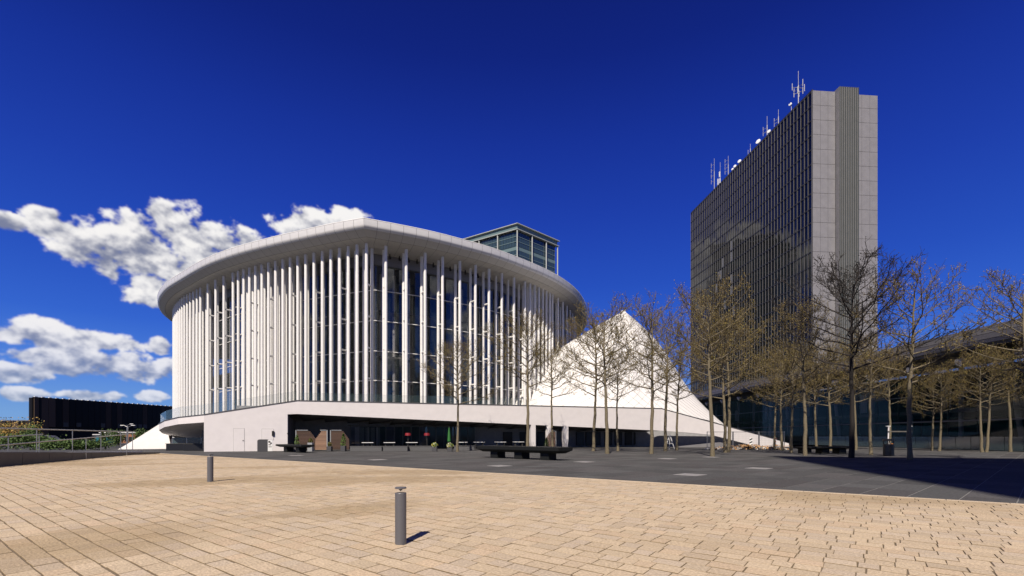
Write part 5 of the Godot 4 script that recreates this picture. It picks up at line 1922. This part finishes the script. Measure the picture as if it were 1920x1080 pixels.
		leaf_cloud(mb, 520, 0.085, func() -> Vector3:
			var an := r.randf() * TAU
			var y := r.randf()
			var rr := sqrt(r.randf()) * w * 0.5
			if q[5] == 0:
				rr *= pow(1.0 - y, 0.6) * 1.2 * (1.0 if y > 0.12 else 0.7)
			else:
				rr *= sin(PI * clampf(y * 0.8 + 0.15, 0, 1))
			return Vector3(cos(an) * rr, ph + y * h, sin(an) * rr), cols, r)
		part("foliage", mb.mesh(M.leaf), t)
		part("stem", bar_mesh(Vector3(0, ph - 0.02, 0), Vector3(0, ph + h * 0.7, 0), 0.02, M.bark, 6), t)
	# two red lamp shades and a closed green parasol by the glazing
	for q in [[765.0, 47.4, "left red lamp shade on a thin stand by the dark glazing"], [800.5, 47.9, "right red lamp shade on a thin stand by the dark glazing"]]:
		var d: float = q[1]
		var t := thing("red_lamp", q[2], "lamp", W((q[0] - 960.0) / 907.0 * d, d), 0.0, "red shaded lamps")
		part("stand", bar_mesh(Vector3.ZERO, Vector3(0, 1.5, 0), 0.025, M.steel_dark, 6), t)
		part("foot", bar_mesh(Vector3.ZERO, Vector3(0, 0.05, 0), 0.2, M.steel_dark, 12), t)
		var sb := MB.new()
		sb.lathe([Vector2(0.30, 1.42), Vector2(0.27, 1.66), Vector2(0.0, 1.68)], 18)
		part("lamp_shade", sb.mesh(M.red), t)
	var ps := thing("closed_parasol", "closed bright green parasol standing right of the entrance doors", "parasol", W((842.0 - 960.0) / 907.0 * 47.8, 47.8))
	part("pole", bar_mesh(Vector3.ZERO, Vector3(0, 2.3, 0), 0.03, M.steel_dark, 8), ps)
	part("foot", bar_mesh(Vector3.ZERO, Vector3(0, 0.06, 0), 0.25, M.granite, 12), ps)
	var gb := MB.new()
	gb.lathe([Vector2(0.08, 0.75), Vector2(0.17, 0.85), Vector2(0.13, 1.5), Vector2(0.06, 2.15), Vector2(0.0, 2.25)], 12)
	part("cloth", gb.mesh(mat(lin(0.02, 0.13, 0.02), 0.7)), ps)
	# grey advertising pillar with a pinboard poster by the white wall
	var ad := thing("notice_stand", "dark grey round-cornered notice stand leaning by the white wall", "notice stand", W(-21.9, 42.6), 0.36)
	var ab := MB.new()
	var poly := PackedVector2Array()
	for k in 9:
		var an := PI - k * PI * 0.5 / 8.0
		poly.append(Vector2(-0.30 + cos(an) * 0.2, 1.15 + sin(an) * 0.2))
	for k in 9:
		var an := PI * 0.5 - k * PI * 0.5 / 8.0
		poly.append(Vector2(0.30 + cos(an) * 0.2, 1.15 + sin(an) * 0.2))
	poly.append(Vector2(0.5, 0)); poly.append(Vector2(-0.5, 0))
	for i in range(1, poly.size() - 1):
		for z in [0.12, -0.12]:
			ab.out_tri(Vector3(poly[0].x, poly[0].y, z), Vector3(poly[i].x, poly[i].y, z), Vector3(poly[i + 1].x, poly[i + 1].y, z), Vector3(0, 0.6, 0))
	for i in poly.size():
		var p := poly[i]; var q := poly[(i + 1) % poly.size()]
		ab.out_quad(Vector3(p.x, p.y, 0.12), Vector3(q.x, q.y, 0.12), Vector3(q.x, q.y, -0.12), Vector3(p.x, p.y, -0.12), Vector3(0, 0.6, 0))
	part("board", ab.mesh(M.pot), ad)
	ad.scale = Vector3(0.92, 0.80, 1.0)
	var nt := thing("printed_notice", "small white printed notice board beside the dark rounded stand", "notice", W(-21.35, 42.7), 0.36)
	part("board", box_mesh(Vector3(0.38, 1.0, 0.04), M.lamp_white, 0.006), nt, Vector3(0, 0.52, 0))
	for q in [[-0.06, 0.86, 0.16, 0.14], [0.07, 0.74, 0.15, 0.12], [-0.03, 0.6, 0.2, 0.07], [0.0, 0.42, 0.26, 0.05]]:
		part("print", box_mesh(Vector3(q[2], q[3], 0.004), M.umber_panel), nt, Vector3(q[0], q[1], 0.0235))
	part("foot", box_mesh(Vector3(0.44, 0.04, 0.3), M.steel_dark), nt, Vector3(0, 0.02, 0))
	# dark blocks and a glass rail in the ramp's mouth
	var bl := [[-31.6, 45.9, 1.9, 0.62, "black low block at the left of the ramp's mouth"], [-29.6, 45.2, 1.7, 0.62, "black low block in the middle of the ramp's mouth"], [-27.9, 44.6, 0.9, 1.9, "tall black cabinet at the right of the ramp's mouth"]]
	for q in bl:
		var t := thing("black_block", q[4], "block", W(q[0], q[1]), 0.2, "black blocks under the ramp")
		part("body", box_mesh(Vector3(q[2], q[3], 0.7), M.black, 0.02), t, Vector3(0, q[3] * 0.5, 0))
		part("top", box_mesh(Vector3(q[2] + 0.06, 0.05, 0.76), M.steel_dark), t, Vector3(0, q[3] + 0.027, 0))
	var gr := thing("glass_barrier", "low blue-tinted glass barrier under the ramp's curved soffit", "barrier", W(-30.2, 47.0), 0.2)
	for k in 4:
		part("pane", box_mesh(Vector3(1.2, 0.75, 0.02), M.screen_glass), gr, Vector3(-1.9 + k * 1.25, 0.85, 0))
		part("post", box_mesh(Vector3(0.04, 1.22, 0.04), M.steel), gr, Vector3(-2.5 + k * 1.25, 0.61, 0))

# ------------------------------------------------------------------ building site
func make_site() -> void:
	var r := RandomNumberGenerator.new()
	r.seed = 12
	var y0 := 50.5
	# mesh fence panels
	var fl := ["left fence panel of the building site, by the twin trunks", "middle fence panel of the building site before the rubble", "right fence panel of the building site by the warning boards"]
	for k in 3:
		var x := 21.7 + k * 2.85
		var t := thing("fence_panel", fl[k], "fence", W(x, y0 + 0.25 * k), 0.08, "mesh fence panels round the building site")
		for sx in [-1.38, 1.38]:
			part("post", bar_mesh(Vector3(sx, 0, 0), Vector3(sx, 1.85, 0), 0.035, M.steel, 8), t)
		for y in [0.2, 1.8]:
			part("rail", bar_mesh(Vector3(-1.38, y, 0), Vector3(1.38, y, 0), 0.025, M.steel, 6), t)
		var mb := MB.new()
		for i in 18:
			mb.bx(Vector3(-1.3 + i * 0.153, 1.0, 0), Vector3(0.006, 1.6, 0.006))
		for i in 8:
			mb.bx(Vector3(0, 0.3 + i * 0.2, 0.007), Vector3(2.76, 0.006, 0.006))
		part("mesh", mb.mesh(M.steel), t)
		for sx in [-1.38, 1.38]:
			part("foot", box_mesh(Vector3(0.22, 0.12, 0.6), M.panel), t, Vector3(sx, 0.06, 0))
	# rubble heap
	var heap := thing("rubble_heap", "heap of broken stone, planks and orange debris along the fence", "rubble", W(24.0, 49.3))
	var mb2 := MB.new()
	var tones := [Color(0.5, 0.46, 0.42), Color(0.4, 0.24, 0.12), Color(0.55, 0.3, 0.1), Color(0.2, 0.18, 0.16), Color(0.6, 0.56, 0.5)]
	for i in 240:
		var x := r.randf_range(-3.6, 4.0)
		var hh := 0.42 * exp(-pow(x / 2.6, 2.0)) + 0.05
		var c: Color = tones[r.randi() % tones.size()]
		mb2.box(Transform3D(Basis.from_euler(Vector3(r.randf() * 3, r.randf() * 3, r.randf() * 3)), Vector3(x, r.randf() * hh, r.randf_range(-0.5, 0.5))), Vector3(r.randf_range(0.06, 0.28), r.randf_range(0.04, 0.14), r.randf_range(0.06, 0.24)), c)
	part("broken_stone", mb2.mesh(M.rubble), heap).set_meta("kind", "stuff")
	for i in 14:
		var pb := MB.new()
		var c: Color = tones[1 + i % 2]
		pb.bx(Vector3.ZERO, Vector3(r.randf_range(0.8, 1.9), 0.04, 0.13), 0.0, c)
		var p := part("plank", pb.mesh(M.rubble), heap, Vector3(r.randf_range(-1.0, 3.2), r.randf_range(0.28, 0.5), r.randf_range(-0.3, 0.5)))
		p.rotation = Vector3(0, r.randf_range(-0.6, 0.6), r.randf_range(-0.2, 0.2))
	# warning boards: white with slanting red-black bars
	for q in [[24.2, 49.0, "left upright warning board with slanting bars before the white tail"], [26.6, 49.0, "right upright red and white warning board beside a thin tree"]]:
		var t := thing("warning_board", q[2], "warning board", W(q[0], q[1]), 0.0, "striped warning boards at the site")
		part("board", box_mesh(Vector3(0.28, 0.95, 0.03), M.lamp_white), t, Vector3(0, 0.72, 0))
		for k in 3:
			var sb := MB.new()
			var y := 0.40 + k * 0.30
			sb.quad(Vector3(-0.14, y - 0.10, 0.018), Vector3(0.14, y + 0.04, 0.018), Vector3(0.14, y + 0.18, 0.018), Vector3(-0.14, y + 0.04, 0.018))
			part("stripe", sb.mesh(M.red if q[0] > 25.0 else M.granite), t)
		part("foot", box_mesh(Vector3(0.4, 0.1, 0.6), M.granite), t, Vector3(0, 0.05, 0))
		part("post", box_mesh(Vector3(0.05, 0.3, 0.05), M.steel_dark), t, Vector3(0, 0.22, -0.03))
	# timber tripod standing beside the recess
	var tr := thing("timber_trestle", "pale timber trestle leaning at the recess end, left of the twin trunks", "trestle", W(16.4, 50.4))
	for q in [[-0.5, 0.0], [0.5, 0.1], [0.15, -0.5]]:
		part("leg", bar_mesh(Vector3(q[0], 0, q[1]), Vector3(0.05, 1.5, 0), 0.045, M.panel, 6), tr)
	part("crossbar", bar_mesh(Vector3(-0.32, 0.6, 0.0), Vector3(0.36, 0.6, 0.05), 0.035, M.panel, 6), tr)
	# tree stakes with a crosspiece
	var sk := thing("tree_stakes", "two wooden tree stakes joined by a crosspiece right of the bin", "tree stakes", W(34.9, 43.6))
	for x in [-0.95, 1.0]:
		part("stake", bar_mesh(Vector3(x * 1.08, 0, 0), Vector3(x, 2.2, 0), 0.06, M.concrete, 8), sk)
		part("cap", box_mesh(Vector3(0.3, 0.06, 0.2), M.lamp_white), sk, Vector3(x - 0.05, 2.26, 0))
	part("crosspiece", box_mesh(Vector3(2.15, 0.1, 0.06), M.wall_panel), sk, Vector3(0, 1.78, 0.08))

# ------------------------------------------------------------------ wall and handrails on the left
func make_railings() -> void:
	var d := (WALL_B - WALL_A).normalized()
	var inn := Vector2(-d.y, d.x)
	if inn.x > 0.0:
		inn = -inn
	var wall := thing("low_wall", "low dark wall of large panels along the left edge of the paving", "wall")
	var total := WALL_A.distance_to(WALL_B)
	var s := -9.0
	while s < total - 0.2:
		var w := 2.1
		var e: float = minf(s + w, total)
		var a := WALL_A + d * (s + 0.012); var b := WALL_A + d * (e - 0.012)
		var h0: float = lerpf(0.69, 0.08, clampf(s / total, -0.6, 1.0)); var h1: float = lerpf(0.69, 0.08, clampf(e / total, -0.6, 1.0))
		var mb := MB.new()
		wall_strip(mb, a, b, h0, h1, -0.3, -0.3, 0.3, inn)
		part("panel", mb.mesh(M.wall_panel), wall)
		s = e
	var core := MB.new()
	wall_strip(core, WALL_A - d * 9.0 + inn * 0.03, WALL_B + inn * 0.03, 1.0, 0.05, -0.3, -0.3, 0.22, inn)
	part("core", core.mesh(M.black), wall)
	# pale ledge of the planter behind
	var ledge := thing("planter_ledge", "pale stone ledge running behind the low dark wall", "ledge")
	var lb := MB.new()
	var q0 := WALL_A - d * 9.0 + inn * 3.2
	var q1 := WALL_B + inn * 1.2
	wall_strip(lb, q0, q1, 0.80, 0.20, 0.66, 0.06, 0.5, inn)
	part("slab", lb.mesh(M.panel), ledge)
	var lb2 := MB.new()
	wall_strip(lb2, q0 + inn * 0.06, q1 + inn * 0.06, 0.655, 0.055, -0.3, -0.3, 0.4, inn)
	part("face", lb2.mesh(M.black), ledge)
	# handrails
	var hr := [["long level steel handrail, topmost on the left", -6.0, 15.2, 1.74, 1.68, 0.5, 0.034, [3.6, 6.9, 10.2, 13.0, 14.9], 0.35], ["steel handrail rising along the low wall to the right, lowest", -6.0, 12.5, 1.0, 1.50, -0.12, 0.03, [6.9, 12.2], 0.0], ["short steel handrail between the other two, ending by the hedge", -6.0, 6.4, 1.2, 1.48, 1.6, 0.03, [0.4, 3.6, 6.1], 0.2]]
	for q in hr:
		var t := thing("handrail", q[0], "handrail", Vector3.ZERO, 0.0, "steel handrails by the low wall")
		var a: Vector2 = WALL_A + d * q[1] + inn * q[5]
		var b: Vector2 = WALL_A + d * q[2] + inn * q[5]
		var slope: float = (q[4] - q[3]) / q[2]
		part("rail", bar_mesh(W(a.x, a.y, q[3] + slope * q[1]), W(b.x, b.y, q[4]), q[6], M.steel, 10), t)
		for ps in q[7]:
			var p: Vector2 = WALL_A + d * float(ps) + inn * float(q[5])
			part("post", bar_mesh(W(p.x, p.y, 0.0 if q[8] == 0.0 else q[8] - 0.3), W(p.x, p.y, q[3] + slope * ps - 0.01), 0.022, M.steel, 8), t)

# ------------------------------------------------------------------ flush plates in the square
func make_plaza_things() -> void:
	var labels := ["pale flush plate in the dark paving, largest and nearest, right of the bench", "pale flush plate near the big shadow's left tip", "pale flush plate straight below the near bench's left end", "pale flush plate in the paving below the cone", "pale flush plate far left, below the terrace wall", "pale flush plate below the left granite bench", "pale flush plate at the near bench's right end", "pale flush plate at the foot of the large tree before the tower"]
	var px := [[1294.0, 890.0], [1423.0, 878.0], [937.0, 873.5], [1251.0, 860.0], [708.0, 862.0], [555.0, 854.0], [1096.0, 866.0], [1334.0, 857.0]]
	var m := box_mesh(Vector3(0.86, 0.02, 0.86), M.plate, 0.004)
	for i in px.size():
		var d: float = 1270.0 / (px[i][1] - 817.0)
		var t := thing("flush_plate", labels[i], "cover plate", W((px[i][0] - 960.0) / 907.0 * d, d, 0.0), 0.73, "pale plates set in the dark paving")
		part("plate", m, t, Vector3(0, -0.004, 0))
